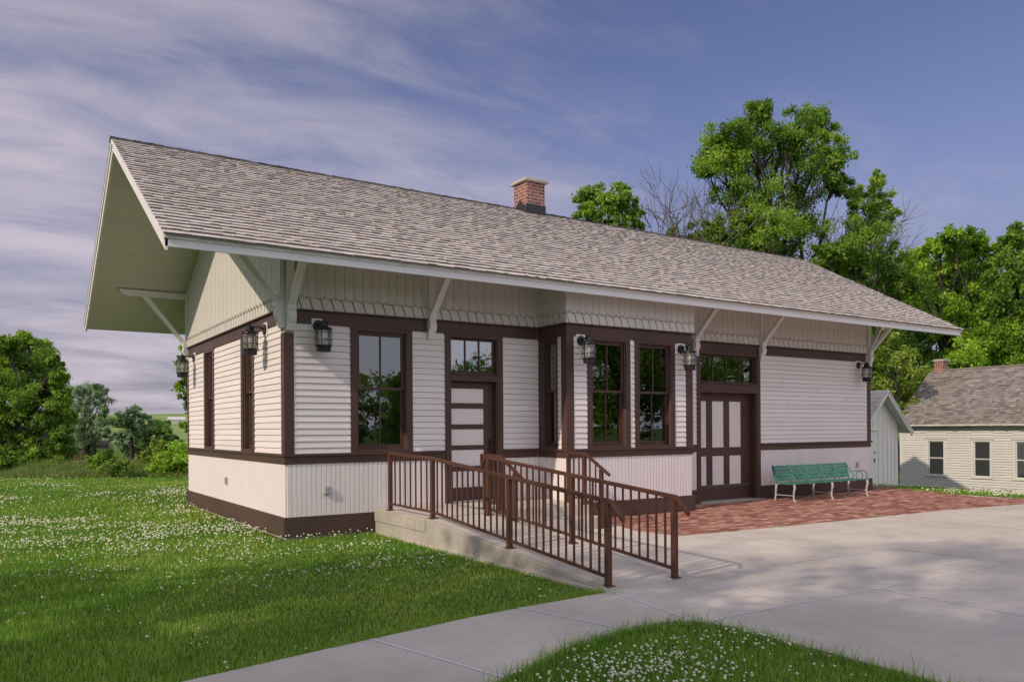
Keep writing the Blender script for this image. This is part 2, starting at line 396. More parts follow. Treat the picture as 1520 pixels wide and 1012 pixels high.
PATCH = [(-8, -9.3), (-4, -8.35), (-2, -7.8), (-1.04, -7.5), (-.5, -7.25), (-.1, -7.08), (.4, -6.98), (.76, -6.95), (1.02, -7.0), (1.18, -7.13), (1.26, -7.4), (1.26, -8.1), (1.24, -9), (1.2, -18), (-8, -18)]
WALK = [(1.33, -5.80), (.3, -5.86), (-.28, -5.92), (-1.58, -6.15), (-2.86, -6.40), (-4.5, -6.8), (-8, -8), (-16, -11), (-16, -12.4)] + PATCH[:14] + [(30, -18), (30, -4.6), (15.2, -3.9), (15.2, -.3), (4.62, 0.0), (4.62, -1.0), (1.36, -1.0)]
def ngon_sheet(name, poly, z, mat, thick=.08):
    bm = bmesh.new(); vs = [bm.verts.new((x, y, z)) for x, y in poly]; f = bm.faces.new(vs)
    if f.normal.z < 0: f.normal_flip()
    f.normal_update()
    if f.normal.z < 0: bmesh.ops.reverse_faces(bm, faces=[f])
    bmesh.ops.triangulate(bm, faces=[f])
    r = bmesh.ops.extrude_face_region(bm, geom=bm.faces[:])
    for e in r['geom']:
        if isinstance(e, bmesh.types.BMVert): e.co.z -= thick
    bmesh.ops.recalc_face_normals(bm, faces=bm.faces)
    me = bpy.data.meshes.new(name); bm.to_mesh(me); bm.free(); me.materials.append(mat)
    o = bpy.data.objects.new(name, me); COL.objects.link(o); return o
tagp(ngon_sheet('pavement', WALK, 0.0, M['concrete'], .12), kind='structure')
jb = MB(); jd = MB()
def joint(a, b_, wd=.022):
    a = Vector((*a, 0.004)); b2 = Vector((*b_, 0.004)); d = (b2 - a).normalized(); n_ = Vector((-d.y, d.x, 0)) * wd / 2
    jb.face([a - n_, b2 - n_, b2 + n_, a + n_]); o2 = n_ * 1.22; jd.face([a + n_ * 1.001, b2 + n_ * 1.001, b2 + o2, a + o2])
for a, b_ in (((1.34, -5.72), (9.3, -5.84)), ((9.3, -5.84), (30, -6.2)), ((1.2, -7.16), (12, -7.32)), ((12, -7.32), (30, -7.6)), ((3.6, -7.21), (3.2, -18)), ((2.46, -5.75), (2.40, -7.17)),
              ((1.385, -5.76), (1.16, -7.1)), ((.236, -5.87), (.50, -6.98)), ((-1.281, -6.1), (-.96, -7.46)), ((-3.0, -6.45), (-2.6, -8.0)), ((6.2, -5.8), (6.25, -7.23)), ((9.4, -5.85), (9.5, -7.28)), ((13, -5.9), (13.1, -7.34)), ((7.2, -7.25), (7.2, -18)), ((11, -7.32), (11, -18)), ((1.26, -9.9), (30, -11.0)), ((5.4, -3.45), (5.3, -5.77)), ((9.6, -3.65), (9.6, -5.84))):
    joint(a, b_)
def crack(pts, seed):
    gg = random.Random(seed); P_ = []
    for (x0, y0), (x1, y1) in zip(pts[:-1], pts[1:]):
        for k in range(9): t = k / 9; P_.append(Vector((x0 + (x1 - x0) * t + gg.gauss(0, .018), y0 + (y1 - y0) * t + gg.gauss(0, .018), .0035)))
    for a, b_ in zip(P_[:-1], P_[1:]):
        d = (b_ - a).normalized(); n_ = Vector((-d.y, d.x, 0)) * .0018; jd.face([a - n_, b_ - n_, b_ + n_, a + n_])
crack([(3.7, -7.4), (4.6, -8.0), (5.0, -9.2)], 1); crack([(6.3, -4.0), (7.0, -4.7), (8.2, -5.0)], 2); crack([(9.8, -6.0), (10.4, -6.6), (11.8, -6.9)], 4)
tagp(jb.build('pavement_joints', M['joint'], recalc=False), kind='structure'); tagp(jd.build('pavement_gaps', M['jointdark'], recalc=False), kind='structure')
M['brickpave'] = brick_mat('brick_pavers', (.25, .065, .038), (.74, .43, .31), (.17, .11, .09), .215, .105, .008, bumpd=.012, dappled=.55)
BRICK = [(4.68, -.86), (5.05, -1.5), (4.72, -2.4), (4.80, -3.30), (6.0, -3.42), (8.47, -3.55), (11.45, -3.68), (13.9, -3.98), (15.6, -4.25), (15.05, -3.2), (14.95, -2.5), (15.55, -1.1), (16.05, .3), (15.9, 1.2), (14.93, 1.4), (14.93, -.05), (7.7, -.05), (7.7, -.86)]
bp_ = ngon_sheet('brick_patio', BRICK, 0.006, M['brickpave'], .05); tagp(bp_, kind='structure')

# ================================================================ THE STATION
LEN, DEP, YB, XB0, XB1 = 14.87, 6.79, .835, 4.646, 7.667
OX, OY, ZE, ZR = 1.89, 1.312, 4.0425, 6.646
PIT = (ZR - ZE) / (DEP / 2 + OY)
XL, XR = -OX, LEN + OX + .02
def ztop(y): return ZE + PIT * (min(y, DEP - y) + OY)
TH = .19
def zun(y): return ztop(y) - TH
class FR:
    def __init__(s, o, u, n): s.o = Vector(o); s.u = Vector(u); s.n = Vector(n)
    def p(s, u, z, o=0): return s.o + s.u * u + s.n * o + Vector((0, 0, z))
F = FR((0, 0, 0), (1, 0, 0), (0, -1, 0))
G = FR((0, 0, 0), (0, 1, 0), (-1, 0, 0))
BF = FR((0, -YB, 0), (1, 0, 0), (0, -1, 0))
BL = FR((XB0, 0, 0), (0, -1, 0), (-1, 0, 0))
BR = FR((XB1, 0, 0), (0, -1, 0), (1, 0, 0))
GR = FR((LEN, 0, 0), (0, 1, 0), (1, 0, 0))
BK = FR((0, DEP, 0), (1, 0, 0), (0, 1, 0))
def fb(mb, fr, u0, u1, z0, z1, o0, o1, tone=.5, z0b=None, z1b=None):
    z0b = z0 if z0b is None else z0b; z1b = z1 if z1b is None else z1b
    mb.hexa([fr.p(u0, z0, o0), fr.p(u1, z0b, o0), fr.p(u1, z0b, o1), fr.p(u0, z0, o1), fr.p(u0, z1, o0), fr.p(u1, z1b, o0), fr.p(u1, z1b, o1), fr.p(u0, z1, o1)], tone)

ST = thing('train_station', 'long white clapboard railway depot with dark brown trim, deep bracketed eaves and a brick chimney', 'station building', (LEN / 2, DEP / 2, 0))
Z_SK, Z_B0, Z_B1, Z_T0, Z_T1 = .286, 1.09, 1.235, 3.215, 3.423
EXP = .0985
def clap(mb, fr, u0, u1, z0=Z_B1, z1=Z_T0):
    z = z0; k = 0
    while z < z1 - .01:
        t = min(z + EXP, z1); r = rng.random()
        a0, a1 = .026, .012
        if u1 - u0 > 1.6 and rng.random() < .55:      # butt joint between two lengths
            cut = u0 + (u1 - u0) * rng.uniform(.15, .85); ends = [(u0, cut - .002), (cut + .002, u1)]
        else: ends = [(u0, u1)]
        for p0, p1 in ends: 
            r = rng.random(); dz = rng.gauss(0, .0012)
            mb.hexa([fr.p(p0, z + dz, 0), fr.p(p1, z - dz, 0), fr.p(p1, z - dz, a0), fr.p(p0, z + dz, a0), fr.p(p0, t - .008, 0), fr.p(p1, t - .008, 0), fr.p(p1, t - .008, a1), fr.p(p0, t - .008, a1)], .25 + .5 * r)
        z += EXP; continue
        mb.hexa([fr.p(u0, z, 0), fr.p(u1, z, 0), fr.p(u1, z, a0), fr.p(u0, z, a0), fr.p(u0, t - .008, 0), fr.p(u1, t - .008, 0), fr.p(u1, t - .008, a1), fr.p(u0, t - .008, a1)], .4 + .2 * r)
        z += EXP
def bead(mb, fr, u0, u1, z0, z1, wd=.077, o=.015, gap=.009):
    n = max(1, round((u1 - u0) / wd)); wd = (u1 - u0) / n
    fb(mb, fr, u0, u1, z0, z1, -.001, .002, .45)
    for i in range(n):
        a = u0 + i * wd + gap / 2; b_ = u0 + (i + 1) * wd - gap / 2; c_ = .004
        p = [fr.p(a, z0, 0), fr.p(a, z0, o - c_), fr.p(a + c_, z0, o), fr.p(b_ - c_, z0, o), fr.p(b_, z0, o - c_), fr.p(b_, z0, 0)]
        mb.prism(p, (0, 0, z1 - z0), .42 + .16 * rng.random())
# core walls with real openings
core = MB(); WT = .14
def corewall(fr, u0, u1, zt, holes):
    """holes: (u0,u1,z0,z1)"""
    hs = sorted(holes); u = u0
    for a, b_, z0, z1 in hs:
        fb(core, fr, u, a, 0, zt, -WT, -.001)
        if z0 > .05: fb(core, fr, a, b_, 0, z0, -WT, -.001)
        fb(core, fr, a, b_, z1, zt, -WT, -.001)
        u = b_
    fb(core, fr, u, u1, 0, zt, -WT, -.001)
W1 = (1.021, 2.096); D1 = (2.697, 3.855); D2 = (8.68, 10.69)
BW1 = (5.08, 6.088); BW2 = (6.192, 7.22); BS = (.17, .60)
GW = ((1.57, 2.39), (4.34, 5.20))
CA = .115
def hole(wd, z0=Z_B1 + .03, z1=Z_T0 - .03): return (wd[0] + CA, wd[1] - CA, z0, z1)
corewall(F, .001, XB0, 4.55, [hole(W1), (D1[0] + CA, D1[1] - CA, .36, Z_T0 - .03)])
corewall(F, XB1, LEN - .001, 4.55, [(D2[0] + CA, D2[1] - CA, .02, Z_T0 - .03)])
fb(core, F, XB0, XB1, 3.5, 4.55, -WT, -.001)
corewall(BF, XB0 + .001, XB1 - .001, 4.08, [hole(BW1), hole(BW2)])
corewall(BL, .001, YB - WT - .001, 4.08, [(BS[0] + .03, BS[1] - .04, Z_B1 + .03, Z_T0 - .03)])
corewall(BR, .001, YB - WT - .001, 4.08, [])
corewall(G, WT + .001, DEP - WT - .001, 4.5, [hole(g_) for g_ in GW])
corewall(GR, WT + .001, DEP - WT - .001, 4.5, [])
corewall(BK, .001, LEN - .001, 4.55, [])
for fr in (G, GR):      # gable triangles
    core.prism([fr.p(WT, 4.5, -WT), fr.p(DEP - WT, 4.5, -WT), fr.p(DEP - WT, zun(WT) - .01, -WT), fr.p(DEP / 2, zun(DEP / 2) - .01, -WT), fr.p(WT, zun(WT) - .01, -WT)], fr.n * (WT - .002))
core.build('wall', M['cream'], ST)
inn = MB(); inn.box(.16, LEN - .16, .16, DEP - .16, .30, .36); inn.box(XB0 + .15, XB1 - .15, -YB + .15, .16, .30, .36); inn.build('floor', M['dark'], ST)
inn = MB(); inn.box(.16, LEN - .16, .16, DEP - .16, 3.45, 3.49); inn.box(XB0 + .15, XB1 - .15, -YB + .15, .14, 3.45, 3.49); inn.build('ceiling', M['cream'], ST)
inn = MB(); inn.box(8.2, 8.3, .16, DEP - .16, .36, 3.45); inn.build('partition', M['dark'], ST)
cu = MB()
for k in range(5): cu.box(6.42 + k * .036, 6.45 + k * .036, -.62 + .012 * (k % 2), -.605 + .012 * (k % 2), 2.28, 3.1)
cu.build('reflection_strip', M['reflection_strip'], ST)  # pale green strip added to stand for a reflection in the bay pane

for fr, segs in ((F, [(.126, W1[0]), (W1[1], D1[0]), (D1[1], XB0 - .02), (XB1 + .02, D2[0]), (D2[1], LEN - .126)]),
                 (BF, [(XB0 + .14, BW1[0]), (BW1[1], BW2[0]), (BW2[1], XB1 - .16)]), (BL, [(BS[1], YB - .13)]), (BR, [(.02, YB - .13)]),
                 (G, [(.126, GW[0][0]), (GW[0][1], GW[1][0]), (GW[1][1], DEP - .126)]), (GR, [(.126, DEP - .126)]), (BK, [(.126, LEN - .126)])):
    for a, b_ in segs: sd = MB(); clap(sd, fr, a, b_); sd.build('clapboard_siding', M['white'], ST)
for fr, segs in ((F, [(.012, D1[0]), (D1[1], XB0 - .012), (XB1 + .012, D2[0]), (D2[1], LEN - .012)]), (BF, [(XB0, XB1)]), (BL, [(.014, YB)]), (BR, [(.014, YB)]),
                 (G, [(0, DEP)]), (GR, [(0, DEP)]), (BK, [(.0, LEN)])):
    for a, b_ in segs: wn = MB(); bead(wn, fr, a, b_, Z_SK, Z_B0); wn.build('wainscot', M['white'], ST)
# brown boards: skirt, belt, head trim
sk = MB(); bl_ = MB(); tr = MB()
runs = [(F, -.05, D1[0] - .0, D1[1]), ]
def skirt(fr, a, b_, ea=0, eb=0):
    fb(sk, fr, a - ea, b_ + eb, .012, Z_SK, 0, .05); fb(sk, fr, a - ea, b_ + eb, Z_SK, Z_SK + .012, 0, .038)
def belt(fr, a, b_, ea=0, eb=0):
    fb(bl_, fr, a - ea * .028, b_ + eb * .028, Z_B0, Z_B1 - .03, 0, .028)
    fb(bl_, fr, a - ea * .055, b_ + eb * .055, Z_B1 - .03, Z_B1 + .012, 0, .055)
def trim(fr, a, b_, ea=0, eb=0):
    fb(tr, fr, a - ea * .024, b_ + eb * .024, Z_T0, Z_T1 - .02, 0, .024)
    fb(tr, fr, a - ea * .07, b_ + eb * .07, Z_T1 - .02, Z_T1 + .003, 0, .07)
skirt(F, 0, D1[0], .05); skirt(F, D1[1], XB0 - .05); skirt(F, XB1 + .05, D2[0]); skirt(F, D2[1], LEN, 0, .05)
skirt(BF, XB0, XB1, .05, .05); skirt(BL, .0, YB); skirt(BR, .0, YB)
skirt(G, 0, DEP, 0, .05); skirt(GR, 0, DEP, 0, .05); skirt(BK, 0, LEN)
belt(F, 0, D1[0] - .002, 1); belt(F, D1[1] + .002, XB0 - .056); belt(F, XB1 + .056, D2[0] - .002); belt(F, D2[1] + .002, LEN, 0, 1)
belt(BF, XB0, XB1, 1, 1); belt(BL, .0, YB); belt(BR, .0, YB); belt(G, 0, DEP, 0, 1); belt(GR, 0, DEP, 0, 1); belt(BK, 0, LEN)
trim(F, .18, XB0 - .046); trim(F, XB1 + .046, 14.7); trim(BF, XB0, XB1, 1, 1); trim(BL, 0, YB); trim(BR, 0, YB); trim(G, .14, DEP, 0, 1); trim(GR, .14, DEP, 0, 1); trim(BK, 0, LEN)
sk.build('skirt_board', M['brownskirt'], ST, bevel=.004); bl_.build('belt_board', M['brown'], ST, bevel=.003); tr.build('head_trim', M['brown'], ST, bevel=.003)
fo = MB(); fo.box(.0, LEN, .0, DEP, -.3, .012); fo.box(XB0 + .01, XB1 - .01, -YB, 0, -.3, .012); fo.build('foundation', M['concreteold'], ST)
def cboard(fr, a, b_, z1=Z_T0 + .01, o=.027):
    q = MB(); fb(q, fr, a, b_, Z_B1 + .012, z1, 0, o); q.build('corner_board', M['brown'], ST, bevel=.003)
cboard(F, 0, .126, 3.06); cboard(G, -.027, .126, 3.06); cboard(F, LEN - .126, LEN, 3.04); cboard(GR, -.027, .126, 3.04); cboard(G, DEP - .126, DEP); cboard(GR, DEP - .126, DEP)
cboard(BF, XB0 - .002, XB0 + .14); cboard(BL, YB - .13, YB + .0265); cboard(BF, XB1 - .16, XB1 + .002); cboard(BR, YB - .13, YB + .0265)
cboard(BL, .0, BS[0], o=.022)

# frieze: vertical boards with a saw-cut lower edge and raised rings imitating the dark of round holes
def frieze(fr, a, b_, ztopf, unit=.172, bw=.15):
    fz = MB(); tb = MB(); h = .185; zt = Z_T1 + h; s = .34 * unit
    n = max(1, round((b_ - a) / unit)); un = (b_ - a) / n; o = .052; g_ = .017
    for i in range(n):      # saw cut boards
        u = a + i * un
        pts = [(u + g_, zt), (u + un * .66, zt), (u + un * .66, zt - .018), (u + un, zt - .018), (min(u + un + s, b_), Z_T1 + .004), (min(u + g_ + s, b_), Z_T1 + .004)]
        if u + un + s > b_: pts = [(u + g_, zt), (u + un * .66, zt), (u + un * .66, zt - .018), (b_ - .002, zt - .018), (b_ - .002, Z_T1 + .004), (min(u + g_ + s, b_ - .003), Z_T1 + .004)]
        tb.prism([fr.p(x, z, .002) for x, z in pts], fr.n * (o - .002), .4 + .2 * rng.random())
        c0 = u + un * .42; cz = zt + .008
        for t in range(12):
            a1, a2 = t * math.pi / 6, (t + 1) * math.pi / 6
            tb.prism([fr.p(c0 + r_ * math.cos(q_), cz + r_ * math.sin(q_), .050) for r_, q_ in ((.020, a1), (.031, a1), (.031, a2), (.020, a2))], fr.n * .022, .5)
    if n: tb.prism([fr.p(a, Z_T1 + .004, .002), fr.p(a + s, Z_T1 + .004, .002), fr.p(a, zt - .013, .002)], fr.n * (o - .002))
    n2 = max(1, round((b_ - a) / bw)); w2 = (b_ - a) / n2
    for i in range(n2):
        u = a + i * w2; u2 = u + w2 - .006
        brk = [u, u2]
        zz = ztopf if callable(ztopf) else (lambda q: ztopf)
        if callable(ztopf) and u < DEP / 2 < u2: brk = [u, DEP / 2, u2]
        for p, q in zip(brk[:-1], brk[1:]):
            fb(fz, fr, p, q, zt + .001, zz(p), 0, .051, .4 + .2 * rng.random(), z1b=zz(q))
            if i % 2 == 0 and p == u: fb(fz, fr, u + .03, u + .036, zt + .001, zz(p), .0515, .0545, .5)
    fb(fz, fr, a, b_, Z_T1, zt, -.001, .003, .4)
    tb.build('scalloped_trim', M['cream'], ST); fz.build('frieze_board', M['cream'], ST)
frieze(F, .18, XB0 - .002, 4.52); frieze(F, XB1 + .002, 14.7, 4.52); frieze(BF, XB0 - .05, XB1 + .05, 4.12); frieze(BL, .004, YB, 4.12, .17); frieze(BR, .004, YB, 4.12, .17)
frieze(G, .14, DEP - .02, lambda y: zun(y) - .012, .172); frieze(GR, .14, DEP - .02, lambda y: zun(y) - .012, .172)

# ---- roof
rf = MB()
slope_len = math.hypot(DEP / 2 + OY, ZR - ZE); cp, sp_ = (DEP / 2 + OY) / slope_len, (ZR - ZE) / slope_len
def shingles(mb, x0, x1, y_e, ze, sgn, slen, cps, sps, expo, wmin, wmax, thick=.012, base=.0):
    """courses from the eave (y_e, ze) upwards; sgn +1 runs to +y"""
    n = int(math.ceil(slen / expo)); nrm = Vector((0, -sps * sgn, cps))
    for i in range(n):
        s0 = i * expo - (.035 if i == 0 else 0); x = x0 - rng.random() * .1
        rowt = rng.gauss(0, .03)
        while x < x1:
            wd = rng.uniform(wmin, wmax); xa, xb = max(x, x0), min(x + wd - .004, x1); x += wd
            if xb - xa < .01: continue
            j = rng.gauss(0, .004); th = thick * rng.uniform(.8, 1.25)
            a = s0 + j; b_ = min(s0 + expo * 1.35, slen)
            def P(xx, ss, o): return Vector((xx, y_e + sgn * cps * ss, ze + sps * ss)) + nrm * (o + base)
            t = min(1, max(.2, rng.gauss(.58, .12) + rowt))
            mb.hexa([P(xa, a, 0), P(xb, a, 0), P(xb, b_, 0), P(xa, b_, 0), P(xa, a, th), P(xb, a, th), P(xb, b_, .003), P(xa, b_, .003)], t); mb.t[-4] = 0.0  # butt face coloured dark: end grain and the shadow line between courses
RB = .012
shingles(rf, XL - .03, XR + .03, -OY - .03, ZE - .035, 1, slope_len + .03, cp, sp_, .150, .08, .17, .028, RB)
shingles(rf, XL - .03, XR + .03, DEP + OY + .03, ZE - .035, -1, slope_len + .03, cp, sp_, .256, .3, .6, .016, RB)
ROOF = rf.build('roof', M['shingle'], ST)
# ridge caps, deck
rc = MB(); x = XL - .04
while x < XR:
    for sgn in (-1, 1):
        wd = .13
        p = lambda xx, s_, o: Vector((xx, DEP / 2 + sgn * cp * s_, ZR - .02 - sp_ * s_)) + Vector((0, sgn * sp_, cp)) * o
        h0, h1 = .038, .022
        rc.hexa([p(x, -.004, h0 - .018), p(x + .44, -.004, h1 - .018), p(x + .44, wd, h1 - .018), p(x, wd, h0 - .018), p(x, -.004, h0 + .008), p(x + .44, -.004, h1 + .004), p(x + .44, wd, h1 + .004), p(x, wd, h0 + .008)], rng.random() * .5)
    x += .36
rc.build('ridge_cap', shingle_mat('dark_ridge_shingles', (.05, .045, .045), (.09, .08, .078), (.15, .13, .125)), ROOF)
dk = MB()
for sgn in (1, -1):
    ye = -OY if sgn == 1 else DEP + OY; ym = DEP / 2
    dk.hexa([(XL + .04, ye + sgn * .03, ZE - .12 + .02), (XR - .04, ye + sgn * .03, ZE - .12 + .02), (XR - .04, ym, ZR - .12), (XL + .04, ym, ZR - .12), (XL + .04, ye + sgn * .03, ZE + .005), (XR - .04, ye + sgn * .03, ZE + .005), (XR - .04, ym, ZR - .004), (XL + .04, ym, ZR - .004)])
dk.build('roof_deck', M['dark'], ST)
# soffit boards running along the building
nb = int(slope_len / .105)
for sgn in (1, -1):
    so = MB()
    for i in range(nb):
        a = i * slope_len / nb + .03; b_ = (i + 1) * slope_len / nb + .03 - .005
        b_ = min(b_, slope_len)
        def P(xx, ss, o):
            y = -OY + cp * ss; z = ZE + sp_ * ss
            if sgn < 0: y = DEP - y
            return Vector((xx, y, z - o))
        t = .35 + .3 * rng.random()
        so.hexa([P(XL + .035, a, TH), P(XR - .035, a, TH), P(XR - .035, b_, TH), P(XL + .035, b_, TH), P(XL + .035, a, TH - .018), P(XR - .035, a, TH - .018), P(XR - .035, b_, TH - .018), P(XL + .035, b_, TH - .018)], t)
    so.build('soffit', M['cream'], ST)
for y0, s in ((-OY, 1), (DEP + OY, -1)):
    fa = MB(); fa.box(XL, XR, *sorted((y0, y0 + s * .035)), ZE - .175, ZE - .008)
    fa.box(XL - .012, XR + .012, *sorted((y0 - s * .022, y0 + s * .001)), ZE - .075, ZE - .014); fa.build('fascia', M['trimwhite'], ST, bevel=.003)
for xx, d in ((XL, 1), (XR, -1)):
    for sgn in (1, -1):
        rk = MB()
        def Q(y, z): return (y if sgn > 0 else DEP - y, z)
        for o0, o1, za, zb in ((0, d * .034, -.225, -.012), (-d * .022, -d * .001, -.10, -.016)):
            y0, z0 = Q(-OY, ZE); y1, z1 = Q(DEP / 2, ZR)
            rk.hexa([(xx + o0, y0, z0 + za), (xx + o1, y0, z0 + za), (xx + o1, y1, z1 + za), (xx + o0, y1, z1 + za), (xx + o0, y0, z0 + zb), (xx + o1, y0, z0 + zb), (xx + o1, y1, z1 + zb), (xx + o0, y1, z1 + zb)])
        rk.build('rake_board', M['trimwhite'], ST, bevel=.003)
# rake mouldings at wall
# chimney (part of the roof)
M['chimbrick'] = brick_mat('chimney_brick', (.20, .065, .045), (.29, .10, .07), (.50, .42, .38), .19, .075, .010, rot=(R(90), 0, 0), bumpd=.012, dappled=.35)
def chimney(x0, x1, y0, y1, zb, zt, parent, capd=.07, mat=None):
    m1, nt, b, o = newmat('chimney_brick_wrap')
    nt.nodes.clear()
    out = N(nt, 'ShaderNodeOutputMaterial'); b = N(nt, 'ShaderNodeBsdfPrincipled'); L(nt, b.outputs[0], out.inputs[0])
    tc = N(nt, 'ShaderNodeTexCoord'); sp = N(nt, 'ShaderNodeSeparateXYZ'); L(nt, tc.outputs['Object'], sp.inputs[0])
    ad = N(nt, 'ShaderNodeMath', operation='ADD'); L(nt, sp.outputs[0], ad.inputs[0]); L(nt, sp.outputs[1], ad.inputs[1])
    cb = N(nt, 'ShaderNodeCombineXYZ'); L(nt, ad.outputs[0], cb.inputs[0]); L(nt, sp.outputs[2], cb.inputs[1])
    br = N(nt, 'ShaderNodeTexBrick'); L(nt, cb.outputs[0], br.inputs['Vector'])
    for k, v in (('Color1', (.17, .055, .04, 1)), ('Color2', (.29, .105, .075, 1)), ('Mortar', (.46, .38, .34, 1)), ('Scale', 1), ('Brick Width', .2), ('Row Height', .075), ('Mortar Size', .008)): br.inputs[k].default_value = v
    c = mix(nt, mixfac(nt, noise(nt, 7, 5), .4, .75, .4), br.outputs[0], (.12, .05, .04)); L(nt, c, b.inputs['Base Color']); b.inputs['Roughness'].default_value = .9
    bump(nt, b, br.outputs['Fac'], -.6, .01)
    c_ = MB(); c_.box(x0, x1, y0, y1, zb, zt); ch = c_.build('chimney', m1, parent)
    k = MB(); k.box(x0 - capd, x1 + capd, y0 - capd, y1 + capd, zt, zt + .05); k.box(x0 - capd * .6, x1 + capd * .6, y0 - capd * .6, y1 + capd * .6, zt + .05, zt + .08)
    k.build('chimney_cap', M['concreteold'], ch if parent is None else parent, bevel=.006)
    return ch
chimney(6.57, 7.08, 3.14, 3.65, 6.2, 7.25, ROOF)
fl = MB(); fl.box(6.555, 7.095, 3.125, 3.14, 6.46, 6.74); fl.prism([(6.56, 3.12, 6.5), (6.56, 3.67, 6.5), (6.56, 3.67, 6.64), (6.56, 3.395, 6.86), (6.56, 3.12, 6.64)], (-.014, 0, 0)); fl.box(7.08, 7.094, 3.12, 3.66, 6.46, 6.74)
fl.build('flashing', M['darkmetal'], ROOF)

# ---- brackets
def bracket(fr, u, wd=.10, ext=.78, sofz=None, beam=False, post_top=4.5, zf=3.46):
    """wall post, corbel and diagonal brace; fr.n points outwards"""
    b = MB(); h = wd / 2
    fb(b, fr, u - h, u + h, zf - .02, post_top, .0, .07, .5)          # wall post
    # diagonal brace
    def q(uu, o, z): return fr.p(uu, z, o)
    z1 = sofz
    b.hexa([q(u - h, .05, zf), q(u + h, .05, zf), q(u + h, .13, zf), q(u - h, .13, zf), q(u - h, ext - .04, z1), q(u + h, ext - .04, z1), q(u + h, ext + .10, z1), q(u - h, ext + .10, z1)], .55)
    # corbel with an ogee face
    pr = [(.0, zf + .03), (.135, zf + .03), (.135, zf - .05), (.115, zf - .07), (.135, zf - .12), (.14, zf - .17), (.12, zf - .22), (.085, zf - .27), (.095, zf - .30), (.075, zf - .37), (.0, zf - .37)]
    b.prism([q(u - h - .012, o, z) for o, z in pr], fr.u * (wd + .024), .5)
    if beam:
        zt = sofz + .0
        pr = [(.0, zt), (ext + .42, zt), (ext + .42, zt - .06), (ext + .36, zt - .10), (ext + .30, zt - .11), (ext + .24, zt - .15), (ext + .2, zt - .13), (0, zt - .13)]
        b.prism([q(u - h + .004, o, z) for o, z in pr], fr.u * (wd - .008), .5)
    return b.build('bracket', M['trimwhite'], ST, bevel=.004)
for u in (.075, 2.43, 8.62, 10.72, LEN - .055): bracket(F, u, .105, .72, zun(-.76) + .02)
for u in (2.43, 8.62, 10.72, LEN - .055): bracket(BK, u, .105, .72, zun(-.76) + .02)
for fr in (G, GR):
    for u in (.06, DEP - .07): bracket(fr, u, .105, .96, zun(.06) - .015, True, zun(.06) - .01, 3.50)

# ---- windows
def window(fr, u0, u1, par=ST, casing=CA, z0=Z_B1 + .012, z1=Z_T0, rec=.035, muntin=True, mid=None, headless=False, co=.03):
    w_ = MB()
    fb(w_, fr, u0, u0 + casing, z0, z1, 0, co); fb(w_, fr, u1 - casing, u1, z0, z1, 0, co)
    fb(w_, fr, u0 + casing, u1 - casing, z1 - .055, z1, 0, co - .003); fb(w_, fr, u0 + casing, u1 - casing, z0, z0 + .04, -.04, co + .012)
    a, b_ = u0 + casing, u1 - casing
    # jamb linings
    fb(w_, fr, a - .02, a + .012, z0 + .04, z1 - .055, -.13, -.002); fb(w_, fr, b_ - .012, b_ + .02, z0 + .04, z1 - .055, -.13, -.002)
    fb(w_, fr, a + .012, b_ - .012, z1 - .075, z1 - .055, -.13, -.002)
    W_ = w_.build('window', M['brown'], par, bevel=.002)
    a += .012; b_ -= .012; zb, zt = z0 + .04, z1 - .075; zm = mid or (zb + (zt - zb) * .525)
    for (s0, s1, o) in ((zm - .02, zt, -rec), (zb, zm + .02, -rec - .04)):
        s = MB(); st = .045
        fb(s, fr, a, a + st, s0, s1, o - .035, o); fb(s, fr, b_ - st, b_, s0, s1, o - .035, o)
        fb(s, fr, a + st, b_ - st, s1 - (.045 if s1 == zt else .04), s1, o - .035, o); fb(s, fr, a + st, b_ - st, s0, s0 + (.075 if s0 == zb else .04), o - .035, o)
        if muntin:
            c0 = (a + b_) / 2; fb(s, fr, c0 - .011, c0 + .011, s0 + (.075 if s0 == zb else .04), s1 - .04, o - .03, o - .004)
        s.build('sash', M['brown'], W_)
        p = MB(); zz0 = s0 + (.07 if s0 == zb else .035)
        p.face([fr.p(a + st - .005, zz0, o - .02), fr.p(b_ - st + .005, zz0, o - .02), fr.p(b_ - st + .005, s1 - .035, o - .02), fr.p(a + st - .005, s1 - .035, o - .02)])
        p.build('pane', M['glass'], W_, recalc=False)
    return W_
window(F, *W1); window(BF, *BW1); window(BF, *BW2)
for g_ in GW: window(G, *g_)
window(BL, BS[0] + .0, BS[1], casing=.035, rec=.02, muntin=False)
